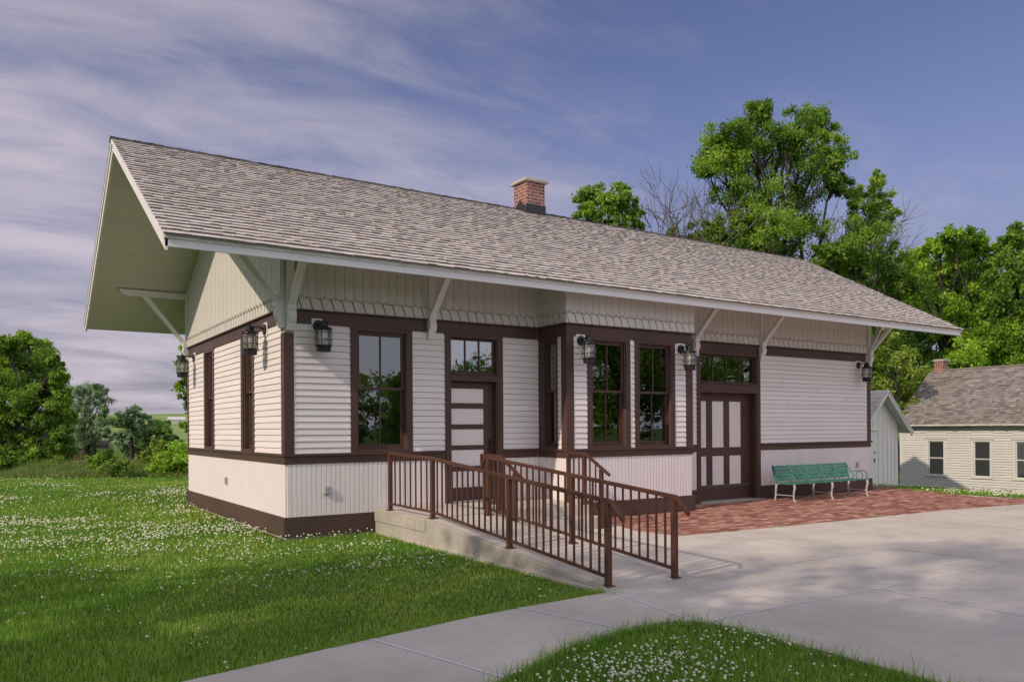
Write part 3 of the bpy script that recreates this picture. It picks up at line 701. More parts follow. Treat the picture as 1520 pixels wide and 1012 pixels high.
# ---- passenger door with transom
def transom(fr, a, b_, z0, z1, n, par, o=-.06):
    t = MB(); st = .035
    fb(t, fr, a, a + st, z0, z1, o - .03, o); fb(t, fr, b_ - st, b_, z0, z1, o - .03, o); fb(t, fr, a + st, b_ - st, z0, z0 + st, o - .03, o); fb(t, fr, a + st, b_ - st, z1 - st, z1, o - .03, o)
    for i in range(1, n):
        c0 = a + st + (b_ - a - 2 * st) * i / n; fb(t, fr, c0 - .012, c0 + .012, z0 + st, z1 - st, o - .028, o - .002)
    T = t.build('transom', M['brown'], par)
    p = MB(); p.face([fr.p(a + .03, z0 + .03, o - .018), fr.p(b_ - .03, z0 + .03, o - .018), fr.p(b_ - .03, z1 - .03, o - .018), fr.p(a + .03, z1 - .03, o - .018)]); p.build('pane', M['glassbright'], T, recalc=False)
def doorcase(fr, a, b_, zb, zlo, zhi, depth):
    d = MB()
    fb(d, fr, a, a + CA, zb, Z_T0, 0, .034); fb(d, fr, b_ - CA, b_, zb, Z_T0, 0, .034); fb(d, fr, a + CA, b_ - CA, Z_T0 - .06, Z_T0, 0, .031)
    fb(d, fr, a + CA, b_ - CA, zlo, zhi, -depth, .034); fb(d, fr, a + CA - .01, b_ - CA + .01, zhi, zhi + .025, -.06, .055)
    fb(d, fr, a + CA - .02, a + CA + .012, zb, Z_T0 - .06, -depth - .05, -.002); fb(d, fr, b_ - CA - .012, b_ - CA + .02, zb, Z_T0 - .06, -depth - .05, -.002)
    return d.build('door_case', M['brown'], ST, bevel=.003)
doorcase(F, D1[0], D1[1], .36, 2.42, 2.53, .12)
transom(F, D1[0] + CA + .012, D1[1] - CA - .012, 2.56, Z_T0 - .06, 3, ST, -.05)
def door(fr, a, b_, z0, z1, panels, o, pm=None):
    d = MB(); fb(d, fr, a, b_, z0, z1, o - .045, o - .016)
    # stiles and rails: cells between panels
    us = sorted({a, b_} | {p[0] for p in panels} | {p[1] for p in panels}); zs = sorted({z0, z1} | {p[2] for p in panels} | {p[3] for p in panels})
    for i in range(len(us) - 1):
        for j in range(len(zs) - 1):
            uc, zc = (us[i] + us[i + 1]) / 2, (zs[j] + zs[j + 1]) / 2
            if not any(p[0] < uc < p[1] and p[2] < zc < p[3] for p in panels):
                fb(d, fr, us[i], us[i + 1], zs[j], zs[j + 1], o - .017, o)
    D_ = d.build('door', M['brown'], ST)
    for p in panels:
        q = MB()
        if pm == 'bead': bead(q, FRo(fr, o - .016), p[0], p[1], p[2], p[3], .05, .008, .004)
        else:
            fb(q, fr, p[0], p[1], p[2], p[3], o - .0165, o - .010)
            e = .035; fb(q, fr, p[0] + e, p[1] - e, p[2] + e, p[3] - e, o - .0105, o - .003)
        q.build('panel', M['white'], D_)
    return D_
def FRo(fr, o): return FR(fr.o + fr.n * o, fr.u, fr.n)
pz = [(2.05, 2.30), (1.685, 1.955), (1.325, 1.60), (.965, 1.245), (.60, .88)]
dr = door(F, D1[0] + CA + .012, D1[1] - CA - .012, .375, 2.41, [(2.86, 3.535, a, b_) for a, b_ in pz], -.11)
h = MB(); h.lathe((3.66, .11 - .045, 1.37), [(.0, -.02), (.02, -.02), (.02, .02), (0, .02)], 8); h.tube([F.p(3.66, 1.26, -.11), F.p(3.66, 1.26, -.05), F.p(3.58, 1.255, -.05)], .009, 6); fb(h, F, 3.635, 3.685, 1.2, 1.42, -.11, -.104)
h.build('handle', M['black'], dr)
th = MB(); fb(th, F, D1[0] + CA, D1[1] - CA, .36, .376, -.16, .02); th.build('threshold', M['metal'], ST)
# freight door
doorcase(F, D2[0], D2[1], .006, 2.345, 2.53, .2)
transom(F, D2[0] + CA + .012, D2[1] - CA - .012, 2.56, Z_T0 - .06, 4, ST, -.06)
px = [(8.83, 9.13), (9.31, 9.70), (9.88, 10.28)]
px = [(8.90, 9.175), (9.355, 9.715), (9.895, 10.27)]
door(F, D2[0] + CA + .012, D2[1] - CA - .012, .03, 2.34, [(a, b_, *z) for a, b_ in px for z in ((.345, .985), (1.17, 2.17))], -.17, 'bead')
th = MB(); fb(th, F, D2[0] + .02, D2[1] - .02, .006, .03, -.2, .16); th.build('threshold', M['concreteold'], ST)
# outlets
for fr, u, z, lab in ((F, .622, .68, None), (F, 14.31, .66, None), (G, 3.41, .68, None)):
    o = MB(); fb(o, fr, u - .045, u + .045, z - .065, z + .065, .008, .05); fb(o, fr, u - .06, u + .06, z - .06, z - .05, .05, .055); fb(o, fr, u - .035, u + .035, z - .045, z - .005, .05, .062); fb(o, fr, u - .035, u + .035, z + .005, z + .045, .05, .062)
    o.build('outlet_box', M['metal'], ST, bevel=.004)

# ---------------------------------------------------------------- lanterns
def lantern(fr, u, z, label):
    root = thing('wall_lantern', label, 'lantern', fr.p(u, z, 0), 'black wall lanterns on the depot')
    m_ = MB(); fb(m_, fr, u - .1, u + .1, z - .11, z + .11, .012, .035); m_.build('mounting_block', M['white'], root, bevel=.004)
    pl = MB(); pl.tube([fr.p(u, z, .035), fr.p(u, z, .055), fr.p(u, z, .06)], [.085, .085, .06], 18); pl.build('backplate', M['black'], root)
    cx = fr.p(u, 0, .27); zc = z - .18
    a = MB(); a.tube([fr.p(u, z, .05), fr.p(u, z + .03, .12), fr.p(u, z + .035, .18), fr.p(u, z + .02, .22)], .014, 6); a.build('arm', M['black'], root)
    c = MB(); c.lathe((cx.x, cx.y, zc), [(0, .245), (.02, .24), (.03, .225), (.062, .215), (.068, .145), (.085, .138), (.128, .112), (.132, .100), (.05, .096), (0, .096)], 18); c.tube([(cx.x, cx.y, zc + .24), (cx.x, cx.y, zc + .27)], .01, 6); c.build('cap', M['black'], root)
    g_ = MB(); g_.lathe((cx.x, cx.y, zc), [(.098, .098), (.108, .07), (.112, -.02), (.106, -.12), (.098, -.142)], 18); g_.build('glass', M['lampglass'], root, smooth=True)
    bs = MB(); bs.lathe((cx.x, cx.y, zc), [(0, -.14), (.13, -.14), (.132, -.152), (.108, -.158), (.106, -.225), (.096, -.235), (0, -.235)], 18); bs.build('base', M['black'], root)
    bu = MB(); bu.lathe((cx.x, cx.y, zc), [(0, -.14), (.02, -.13), (.02, -.06), (.03, -.03), (.03, .03), (.02, .06), (0, .07)], 10); bu.build('bulb', M['trimwhite'], root)
    cg = MB()
    for k in range(8):
        t = 2 * math.pi * k / 8 + .2; cg.tube([(cx.x + .126 * math.cos(t), cx.y + .126 * math.sin(t), zc + .13), (cx.x + .126 * math.cos(t), cx.y + .126 * math.sin(t), zc - .14)], .0045, 4)
    for zz in (.05, -.06):
        cg.tube([(cx.x + .128 * math.cos(2 * math.pi * k / 20), cx.y + .128 * math.sin(2 * math.pi * k / 20), zc + zz) for k in range(21)], .0045, 4, cap=False)
    cg.build('cage', M['black'], root)
lantern(F, .50, 3.19, 'black caged lantern on the front wall between the left corner and the tall two-pane window')
lantern(BF, 4.93, 3.13, 'black caged lantern on the bay, left of the bay window pair')
lantern(BF, 7.36, 3.10, 'black caged lantern on the bay, beside the freight door transom')
lantern(F, 14.36, 3.12, 'black caged lantern at the right end of the front wall above the green bench')
lantern(G, .90, 3.20, 'sunlit caged lantern on the gable wall near the corner with a shadow below it')
lantern(G, 6.05, 3.15, 'caged lantern on the gable wall at its far rear corner, seen against the sky')

# ---------------------------------------------------------------- ramp, steps and railings
RP = thing('entrance_ramp', 'stained concrete ramp with landing and two steps at the passenger door', 'ramp', (1.9, -3, 0))
XA, XC = 1.38, 2.46; ZP = .352; YR = -1.88; YE = -5.70
p = MB(); p.box(XA + .06, 4.59, -1.56, -.051, .0, ZP); p.build('landing', M['concrete'], RP)
p = MB(); p.prism([(XA + .06, YR + .0, .001), (XA + .06, -1.562, .001), (XA + .06, -1.562, ZP), (XA + .06, YR, ZP), (XA + .06, YE, .009), (XA + .06, YE, .001)], (XC - XA - .06, 0, 0)); p.build('ramp_slab', M['concrete'], RP)
p = MB(); p.prism([(XA, -.12, -.25), (XA, -.12, ZP + .002), (XA, YR, ZP + .002), (XA, YE - .08, .002), (XA, YE - .08, -.25)], (.06, 0, 0)); p.box(XA - .014, XA, -1.84, -.12, .165, ZP + .002)
p.build('side_wall', M['concreteold'], RP, bevel=.008)
p = MB(); p.box(XC + .002, 4.59, -1.88, -1.561, .0, .176); p.build('step', M['concrete'], RP, bevel=.005)
def rail(name, label, X, posts, top, bot, bal, extra=None, group='brown metal railings'):
    """top/bot: polylines (y,z); posts: y; bal: list of (ya,yb,n)"""
    yc = sum(posts) / len(posts)
    root = thing('handrail', label, 'railing', (X, yc, 0), group)
    def zi(poly, y):
        for (y0, z0), (y1, z1) in zip(poly[:-1], poly[1:]):
            if min(y0, y1) - 1e-6 <= y <= max(y0, y1) + 1e-6 and y0 != y1: return z0 + (z1 - z0) * (y - y0) / (y1 - y0)
        return poly[0][1] if y > poly[0][0] else poly[-1][1]
    t = MB(); hw, hh = .026, .022
    def bar(poly, hw, hh, mb):
        # one mitred bar: vertical section along the polyline
        b = len(mb.v); n = len(poly)
        for y, z in poly:
            mb.v += [(X - hw, y, z - hh), (X + hw, y, z - hh), (X + hw, y, z + hh), (X - hw, y, z + hh)]
        for i in range(n - 1):
            for k in range(4):
                k2 = (k + 1) % 4; mb.f.append((b + i * 4 + k, b + i * 4 + k2, b + i * 4 + 4 + k2, b + i * 4 + 4 + k)); mb.t.append(.5)
        mb.f.append((b, b + 1, b + 2, b + 3)); mb.t.append(.5); e = b + (n - 1) * 4; mb.f.append((e, e + 3, e + 2, e + 1)); mb.t.append(.5)
    bar(top, hw, hh, t)
    if extra: extra(t)
    t.build('top_rail', M['railing'], root, bevel=.004)
    t = MB(); bar(bot, .016, .016, t); t.build('bottom_rail', M['railing'], root)
    for y, zb in posts_z(posts, bot):
        q = MB(); q.box(X - .03, X + .03, y - .03, y + .03, zb, zi(top, y) - hh + .002); q.box(X - .058, X + .058, y - .058, y + .058, zb - .03, zb + .012); q.build('post', M['railing'], root, bevel=.004)
    for ya, yb, n in bal:
        for i in range(n):
            y = ya + (yb - ya) * (i + 1) / (n + 1)
            q = MB(); q.box(X - .0095, X + .0095, y - .0095, y + .0095, zi(bot, y) + .012, zi(top, y) - hh + .004); q.build('baluster', M['railing'], root)
    return root
def posts_z(posts, bot):
    return [(y, surf(y)) for y in posts]
surf = lambda y: max(.0, ZP if y > YR else ZP * (1 - (YR - y) / (YR - YE)))
rail('a', 'long brown railing on the outer side of the ramp, next to the lawn', 1.485, [-.46, -1.86, -3.82, -5.63],
     [(-.42, 1.235), (-.52, 1.232), (-1.86, 1.19), (-5.68, .865), (-5.86, .70)], [(-.46, .455), (-1.86, .445), (-5.63, .105)], [(-.46, -1.86, 7), (-1.86, -3.82, 13), (-3.82, -5.63, 12)])
rail('b', 'long brown railing on the inner side of the ramp, next to the open concrete', 2.37, [-1.92, -3.90, -5.67],
     [(-1.72, 1.02), (-1.86, 1.19), (-5.70, .865), (-5.88, .70)], [(-1.92, .44), (-5.67, .105)], [(-1.92, -3.90, 13), (-3.90, -5.67, 12)])
surf = lambda y: ZP if y > -1.562 else (.176 if y > -1.9 else 0.0)
rail('c', 'short brown step railing nearest the bay wall', 4.49, [-1.07, -1.50, -1.93], [(-1.02, 1.19), (-1.53, 1.18), (-2.13, .86)], [(-1.07, .45), (-1.5, .45), (-1.93, .2)], [(-1.07, -1.5, 2), (-1.5, -1.93, 2)])
def loop(t):
    t.box(2.83 - .024, 2.83 + .024, -1.0, -.96, .98, 1.2)
    t.box(2.83 - .024, 2.83 + .024, -1.1, -.96, .96, 1.0)
rail('d', 'short brown step railing with a squared loop end, standing beside the ramp', 2.83, [-1.07, -1.50, -1.93], [(-.97, 1.19), (-1.53, 1.18), (-2.13, .86)], [(-1.07, .45), (-1.5, .45), (-1.93, .2)], [(-1.07, -1.5, 2), (-1.5, -1.93, 2)], loop)

# ---------------------------------------------------------------- bench (a low one: seat at 0.38 m)
BX0, BX1 = 10.47, 13.08; BYB, BYF = -.60, -1.10
BN = thing('park_bench', 'green slatted bench with curled iron armrests and pale legs against the wall', 'bench', ((BX0 + BX1) / 2, -.85, 0.0))
BN.scale = (1, 1, .87)
b = MB()
for k in range(5):
    y = -.66 - .083 * k; b.box(BX0 - .03, BX1 + .03, y - .07, y, .43 + .006 * abs(k - 2), .452 + .006 * abs(k - 2), .3 + .4 * rng.random())
b.build('seat', M['green'], BN, bevel=.006)
b = MB()
for k in range(5):
    z = .50 + .077 * k; y = -.60 + .055 * (z - .45) / .4 * 1.5
    b.hexa([(BX0 - .03, y - .02, z), (BX1 + .03, y - .02, z), (BX1 + .03, y, z), (BX0 - .03, y, z), (BX0 - .03, y + .002, z + .066), (BX1 + .03, y + .002, z + .066), (BX1 + .03, y + .022, z + .066), (BX0 - .03, y + .022, z + .066)], .3 + .4 * rng.random())
b.build('backrest', M['green'], BN, bevel=.005)
for i in range(6):
    x = BX0 + (BX1 - BX0) * i / 5; q = MB()
    crv = [(-.50, .885), (-.53, .87), (-.565, .80), (-.61, .715), (-.68, .665), (-.77, .655), (-.86, .675), (-.94, .685), (-1.01, .665), (-1.06, .62), (-1.075, .56), (-1.06, .50), (-1.08, .455), (-1.12, .44)]
    q.tube([(x, y, z) for y, z in crv], .015, 6)
    q.tube([(x, -.50, .885), (x, -.545, .72), (x, -.60, .52), (x, -.62, .44)], .014, 6)
    q.tube([(x, -.88 + .085 * math.cos(t * math.pi / 8), .555 + .105 * math.sin(t * math.pi / 8)) for t in range(-3, 12)], .011, 5)
    q.build('armrest', M['green'], BN, smooth=True)
for x in (BX0, (BX0 + BX1) / 2, BX1):
    q = MB(); q.tube([(x, -1.07, .44), (x, -1.085, .36), (x, -1.06, .25), (x, -1.055, .1), (x, -1.08, .03), (x, -1.11, .008)], [.026, .026, .022, .02, .02, .022], 7); q.build('leg', M['ironpale'], BN, smooth=True)
    q = MB(); q.tube([(x, -.62, .44), (x, -.605, .3), (x, -.60, .15), (x, -.58, .03), (x, -.56, .008)], [.024, .023, .021, .02, .022], 7); q.build('leg', M['ironpale'], BN, smooth=True)
    q = MB(); q.tube([(x, -1.058, .17), (x, -.602, .17)], .012, 6); q.build('stretcher', M['ironpale'], BN)

# ================================================================ OUTBUILDINGS
HX, HY0, HY1, HZB, HZE, HZR = 26.0, 5.73, -5.4, -.95, 1.60, 3.80
HO = thing('farmhouse', 'low cream clapboard house with a mossy shingle roof and small brick chimney', 'house', (HX + 2.6, 0.2, -.75))
HF = FR((HX, 0, 0), (0, -1, 0), (-1, 0, 0)); HB = FR((HX + 5.2, 0, 0), (0, -1, 0), (1, 0, 0))
HL = FR((HX, HY0, 0), (1, 0, 0), (0, 1, 0)); HR_ = FR((HX, HY1, 0), (1, 0, 0), (0, -1, 0))
hw = [(-4.72, -3.97), (-3.06, -2.33), (-1.66, -.93), (1.4, 2.13), (3.2, 3.93)]
c_ = MB()
def hcore(fr, u0, u1, holes, z0=HZB, z1=HZE):
    u = u0
    for a, b_ in holes:
        fb(c_, fr, u, a, z0, z1, -.14, -.001); fb(c_, fr, a, b_, z0, -.22, -.14, -.001); fb(c_, fr, a, b_, 1.08, z1, -.14, -.001); u = b_
    fb(c_, fr, u, u1, z0, z1, -.14, -.001)
hcore(HF, -HY0, -HY1, [(a + .09, b_ - .09) for a, b_ in hw]); hcore(HB, -HY0, -HY1, [])
for fr in (HL, HR_): c_.prism([fr.p(.141, HZB, -.14), fr.p(5.059, HZB, -.14), fr.p(5.059, HZE + .1, -.14), fr.p(2.6, HZR - .12, -.14), fr.p(.141, HZE + .1, -.14)], fr.n * .138)
c_.build('wall', M['housewhite'], HO)
c_ = MB()
def hclap(fr, u0, u1, z0, z1, ex=.092, poly=None):
    z = z0
    while z < z1 - .02:
        a, b_ = u0, u1
        if poly: a, b_ = poly(z + ex)
        if b_ - a > .05:
            t = min(z + ex, z1); r = rng.random()
            c_.hexa([fr.p(a, z, 0), fr.p(b_, z, 0), fr.p(b_, z, .028), fr.p(a, z, .028), fr.p(a, t - .018, 0), fr.p(b_, t - .018, 0), fr.p(b_, t - .018, .014), fr.p(a, t - .018, .014)], .35 + .3 * r)
        z += ex
u = -HY0 + .09
for a, b_ in hw + [(-HY1, None)]:
    hclap(HF, u, a, -.86, HZE - .16)
    if b_: hclap(HF, a, b_, -.86, -.30); hclap(HF, a, b_, 1.19, HZE - .16); u = b_
for fr in (HL, HR_): hclap(fr, 0, 5.2, -.86, HZR - .1, poly=lambda z: (0, 5.2) if z < HZE else ((z - HZE) / (HZR - HZE) * 2.6, 5.2 - (z - HZE) / (HZR - HZE) * 2.6))
c_.build('clapboard_siding', M['housewhite'], HO)
c_ = MB(); fb(c_, HF, -HY0, -HY0 + .09, -.9, HZE - .02, 0, .026); fb(c_, HF, -HY0 + .09, -HY1, HZE - .16, HZE - .02, 0, .026); fb(c_, HL, -.026, .09, -.9, HZE, 0, .026)
fb(c_, HF, -HY0 - .2, -HY1 + .2, HZE - .03, HZE + .02, -.05, .22); fb(c_, HF, -HY0 - .2, -HY1 + .2, HZE + .02, HZE + .06, .18, .24)
c_.build('eave_trim', M['housewhite'], HO)
for a, b_ in hw:
    w_ = MB(); k = .085; z0, z1 = -.24, 1.12
    fb(w_, HF, a, a + k, z0, z1, 0, .03); fb(w_, HF, b_ - k, b_, z0, z1, 0, .03); fb(w_, HF, a + k, b_ - k, z1 - .08, z1, 0, .028); fb(w_, HF, a - .04, b_ + .04, z1, z1 + .03, 0, .06); fb(w_, HF, a - .03, b_ + .03, z0 - .05, z0, -.05, .05)
    W_ = w_.build('window', M['housewhite'], HO)
    s = MB(); a2, b2 = a + k, b_ - k; zm = (z0 + z1) / 2 - .03
    fb(s, HF, a2, a2 + .03, z0, z1 - .08, -.05, -.01); fb(s, HF, b2 - .03, b2, z0, z1 - .08, -.05, -.01); fb(s, HF, a2 + .03, b2 - .03, zm - .02, zm + .02, -.05, -.008); fb(s, HF, a2 + .03, b2 - .03, z0, z0 + .05, -.05, -.01); fb(s, HF, a2 + .03, b2 - .03, z1 - .11, z1 - .08, -.05, -.01)
    s.build('sash', M['housewhite'], W_)
    p = MB(); p.face([HF.p(a2 + .02, z0 + .03, -.03), HF.p(b2 - .02, z0 + .03, -.03), HF.p(b2 - .02, z1 - .1, -.03), HF.p(a2 + .02, z1 - .1, -.03)]); p.build('pane', M['glassbright'], W_, recalc=False)
r_ = MB(); hs = math.hypot(2.6 + .22, HZR - HZE + .12); hc, hsn = (2.82) / hs, (HZR - HZE + .1) / hs
def house_shingles(mb, sgn, xe):
    n = int(hs / .135)
    for i in range(n + 1):
        s0 = i * .135; y = HY1 - .25 - rng.random() * .1
        while y < HY0 + .22:
            wd = rng.uniform(.10, .24); ya, yb = max(y, HY1 - .25), min(y + wd - .005, HY0 + .22); y += wd
            if yb - ya < .02: continue
            a = s0 + rng.gauss(0, .008); b_ = min(s0 + .19, hs); t_ = .012 * rng.uniform(.7, 1.6)
            P = lambda yy, ss, o: Vector((xe + sgn * hc * ss - sgn * hsn * o, yy, HZE - .02 + hsn * ss + hc * o))
            mb.hexa([P(ya, a, 0), P(yb, a, 0), P(yb, b_, 0), P(ya, b_, 0), P(ya, a, t_ + .004), P(yb, a, t_ + .004), P(yb, b_, .004), P(ya, b_, .004)], min(1, max(.2, rng.gauss(.55, .2)))); mb.t[-4] = 0.0  # dark butt face paints in the course shadow along with end grain
house_shingles(r_, 1, HX - .26)
r_.prism([(HX - .24, HY1 - .24, HZE - .03), (HX + 2.58, HY1 - .24, HZR + .055), (HX + 5.4, HY1 - .24, HZE - .03)], (0, HY0 - HY1 + .45, 0), .4)
r_.box(HX + 2.45, HX + 2.7, HY1 - .24, HY0 + .21, HZR + .03, HZR + .085, .55)
HROOF = r_.build('roof', M['shinglehouse'], HO)
chimney(28.42, 28.80, 5.36, 5.72, 3.3, 4.22, HROOF, .035)

# shed
SX0, SX1, SY, SZB = 19.86, 22.02, 3.53, -.62
SH = thing('board_shed', 'narrow white board and batten shed with a steep gable and a plain door', 'shed', ((SX0 + SX1) / 2, SY + 1.8, -.45))
SF = FR((0, SY, 0), (1, 0, 0), (0, -1, 0)); sm = (SX0 + SX1) / 2; SE, SR = 1.72, 2.74
w_ = MB(); w_.prism([(SX0, SY, SZB), (SX1, SY, SZB), (SX1, SY, SE), (sm, SY, SR - .06), (SX0, SY, SE)], (0, 3.6, 0)); w_.build('wall', M['shedwhite'], SH)
b = MB()
def szt(x): return SE + (SR - .06 - SE) * (1 - abs(x - sm) / (sm - SX0)) - .02
for x in (20.95, 21.22, 21.46, 21.70, 21.9):
    b.hexa([SF.p(x - .022, SZB, 0), SF.p(x + .022, SZB, 0), SF.p(x + .022, SZB, .025), SF.p(x - .022, SZB, .025), SF.p(x - .022, szt(x - .022), 0), SF.p(x + .022, szt(x + .022), 0), SF.p(x + .022, szt(x + .022), .025), SF.p(x - .022, szt(x - .022), .025)])
for x in (20.05, 20.35, 20.65): fb(b, SF, x - .022, x + .022, 1.55, szt(x + .03) if x > sm else szt(x - .03), 0, .025)
fb(b, SF, SX1 - .075, SX1 + .022, SZB, szt(SX1) - .02, 0, .022)
b.build('batten', M['shedwhite'], SH)
d = MB(); fb(d, SF, 19.98, 20.74, -.5, 1.47, 0, .03); fb(d, SF, 19.9, 20.84, 1.47, 1.53, 0, .07); D_ = d.build('door', M['shedwhite'], SH, bevel=.004)
k = MB(); fb(k, SF, 20.64, 20.69, .42, .56, .03, .036); k.tube([SF.p(20.665, .5, .03), SF.p(20.665, .5, .09), SF.p(20.58, .5, .09)], .013, 6); k.tube([SF.p(20.665, .75, .03), SF.p(20.665, .75, .055)], .025, 8); k.build('handle', M['black'], D_)
r_ = MB(); ss = (SR - SE) / (sm - SX0); ov = .38
for sgn in (1, -1):
    def P(q, y, o): return (sm - sgn * q, y, SR + .05 - ss * q + o)
    n = 10; qm = sm - SX0 + ov
    for i in range(n):
        a = qm * (n - i) / n; b_ = qm * (n - i - 1.3) / n; b_ = max(b_, 0)
        y = SY - .38
        while y < SY + 3.9:
            wd = rng.uniform(.1, .25); y2 = min(y + wd - .005, SY + 3.9)
            r_.hexa([P(a, y, 0), P(a, y2, 0), P(b_, y2, 0), P(b_, y, 0), P(a, y, .028), P(a, y2, .028), P(b_, y2, .006), P(b_, y, .006)], min(1, max(0, rng.gauss(.6, .2)))); y += wd
r_.build('roof', M['shingle'], SH)
f_ = MB()
for sgn in (1, -1):
    qm = sm - SX0 + ov - .02
    P = lambda q, y, o: (sm - sgn * q, y, SR + .05 - ss * q + o)
    f_.hexa([P(qm, SY - .36, -.16), P(qm, SY - .32, -.16), P(0, SY - .32, -.16), P(0, SY - .36, -.16), P(qm, SY - .36, -.004), P(qm, SY - .32, -.004), P(0, SY - .32, -.004), P(0, SY - .36, -.004)])
    f_.hexa([P(qm, SY - .319, -.05), P(qm, SY + 3.8, -.05), P(.02, SY + 3.8, -.05), P(.02, SY - .319, -.05), P(qm, SY - .319, -.01), P(qm, SY + 3.8, -.01), P(.02, SY + 3.8, -.01), P(.02, SY - .319, -.01)])
    f_.hexa([P(qm, SY - .385, -.06), P(qm, SY - .362, -.06), P(0, SY - .362, -.06), P(0, SY - .385, -.06), P(qm, SY - .385, -.006), P(qm, SY - .362, -.006), P(0, SY - .362, -.006), P(0, SY - .385, -.006)])
f_.build('rake_board', M['trimwhite'], SH)

# ================================================================ TREES AND SHRUBS
def leaves(cent, radii, tones, n_per, size, droop=.3, asp=.5, seed=0, flat=.8):
    """kite-shaped leaves spread round the clump centres -> verts, quads, tone"""
    g = np.random.default_rng(seed)
    K = len(cent); idx = np.repeat(np.arange(K), n_per); n = len(idx)
    d = g.normal(size=(n, 3)); d /= np.linalg.norm(d, axis=1)[:, None]
    rr = g.random(n) ** .6 * np.where(g.random(n) < .16, 1.0 + .9 * g.random(n), 1.0)
    p = cent[idx] + d * (rr * radii[idx])[:, None] * np.array([1, 1, flat])
    ax = d * .6 + g.normal(size=(n, 3)) * .6; ax[:, 2] -= droop; ax /= np.linalg.norm(ax, axis=1)[:, None]
    up = np.array([0, 0, 1.0]) + g.normal(size=(n, 3)) * .55 + d * .35
    sd = np.cross(ax, up); sd /= (np.linalg.norm(sd, axis=1) + 1e-9)[:, None]
    nn = np.cross(sd, ax)
    s = size * (.6 + .8 * g.random(n))
    a = p - ax * (s * .5)[:, None]; c = p + ax * (s * .5)[:, None]; mid = p + nn * (s * .10)[:, None] - ax * (s * .05)[:, None]
    b = mid + sd * (s * asp * .5)[:, None]; e = mid - sd * (s * asp * .5)[:, None]
    V = np.stack([a, b, c, e], 1).reshape(-1, 3); Q = np.arange(n * 4).reshape(n, 4)
    t = np.clip(tones[idx] + g.normal(size=n) * .16, 0, 1)
    return V, Q, t
def limb(mb, a, b, r0, r1, g, n=5, seg=4, wob=.06):
    a = Vector(a); b = Vector(b); L_ = (b - a).length; pts = []
    for i in range(seg + 1):
        t = i / seg; o = Vector((g.normal(), g.normal(), g.normal() * .6)) * wob * L_ * math.sin(math.pi * t)
        pts.append(a.lerp(b, t) + o + Vector((0, 0, .08 * L_ * math.sin(math.pi * t))))
    mb.tube(pts, [r0 + (r1 - r0) * i / seg for i in range(seg + 1)], n, cap=False)
    return pts
TSEED = [100]
def tree(name, label, cat, base, lobes, mat='leaf', bark='bark', leaf=.2, clumps=14, per=36, tr=.2, stems=1, group=None, fork=.3, clump_r=.32, asp=.5, droop=.3, tvar=.22, flat=.8, twig=True, dens=1.7):
    """lobes: list of (x,y,z,r) in world space"""
    TSEED[0] += 1; g = np.random.default_rng(TSEED[0])
    base = Vector(base); root = thing(name, label, cat, base, group)
    trunk = MB()
    cen = Vector((sum(l[0] for l in lobes), sum(l[1] for l in lobes), 0)) / len(lobes)
    top = max(l[2] for l in lobes); low = min(l[2] - l[3] for l in lobes)
    axes = []
    for s in range(stems):
        an = 2 * math.pi * s / max(1, stems) + g.random(); sp = 0 if stems == 1 else .5
        b0 = base + Vector((math.cos(an), math.sin(an), 0)) * sp * .4 + Vector((0, 0, -.15))
        k = Vector((cen.x, cen.y, 0)) * .7 + Vector((base.x, base.y, 0)) * .3
        t1 = Vector((k.x + math.cos(an) * sp * 2 + g.normal() * .2, k.y + math.sin(an) * sp * 2 + g.normal() * .2, base.z + (top - base.z) * .86))
        ax = limb(trunk, b0, t1, tr / math.sqrt(stems) * 1.25, tr * .22, g, 7, 7, .025); axes.append(ax)
    C = []; Rr = []; T = []
    for (x, y, z, r) in lobes:
        lc = Vector((x, y, z)); ax = min(axes, key=lambda A: min((p - lc).length for p in A))
        zt = base.z + (z - base.z) * (.45 + .3 * g.random())
        p0 = min(ax, key=lambda p: abs(p.z - zt))
        lp = limb(trunk, p0, lc + Vector((0, 0, r * .2)), tr * .38, tr * .10, g, 5, 4, .05)
        lt = g.normal() * tvar * .6
        for k in range(clumps):
            d = Vector(g.normal(size=3)); d.normalize(); rr = r * (.25 + 1.0 * g.random() ** .75)
            c = lc + Vector((d.x * rr, d.y * rr, d.z * rr * .85)); C.append(c); Rr.append(r * clump_r * 1.15 * (.7 + .6 * g.random())); T.append(.5 + lt + g.normal() * tvar)
            if twig and k % 2 == 0: limb(trunk, lp[int(g.integers(2, 5))], c, tr * .09, tr * .03, g, 3, 2, .05)
    V, Q, t = leaves(np.array([tuple(c) for c in C]), np.array(Rr), np.array(T), int(per * dens), leaf, seed=TSEED[0], asp=asp, droop=droop, flat=flat)
    trunk.build('trunk', M[bark], root, recalc=False, smooth=True)
    npmesh('crown', V, quads=Q, tone_q=t, mat=M[mat], parent=root)
    return root
def auto_lobes(c, rx, rz, n, lr, seed, shape='round'):
    g = np.random.default_rng(seed); out = []
    for i in range(n):
        d = g.normal(size=3); d /= np.linalg.norm(d); k = .35 + .6 * g.random() ** .5
        if shape == 'cone': zz = g.random(); wdt = (1 - zz) * .95 + .12; an = g.random() * 6.283; out.append((c[0] + math.cos(an) * rx * wdt * .8, c[1] + math.sin(an) * rx * wdt * .8, c[2] - rz + 2 * rz * zz, lr * (.6 + .5 * wdt)))
        else: out.append((c[0] + d[0] * rx * k, c[1] + d[1] * rx * k, c[2] + d[2] * rz * k, lr * (.75 + .5 * g.random())))
    return out
def plobes(depth, lst, spread=1.2, seed=3):
    g = np.random.default_rng(seed); out = []
    for (px, py, pr) in lst:
        d = depth + g.normal() * spread; p = at(px, py, d); out.append((p.x, p.y, p.z, pr * d / FOC))
    return out
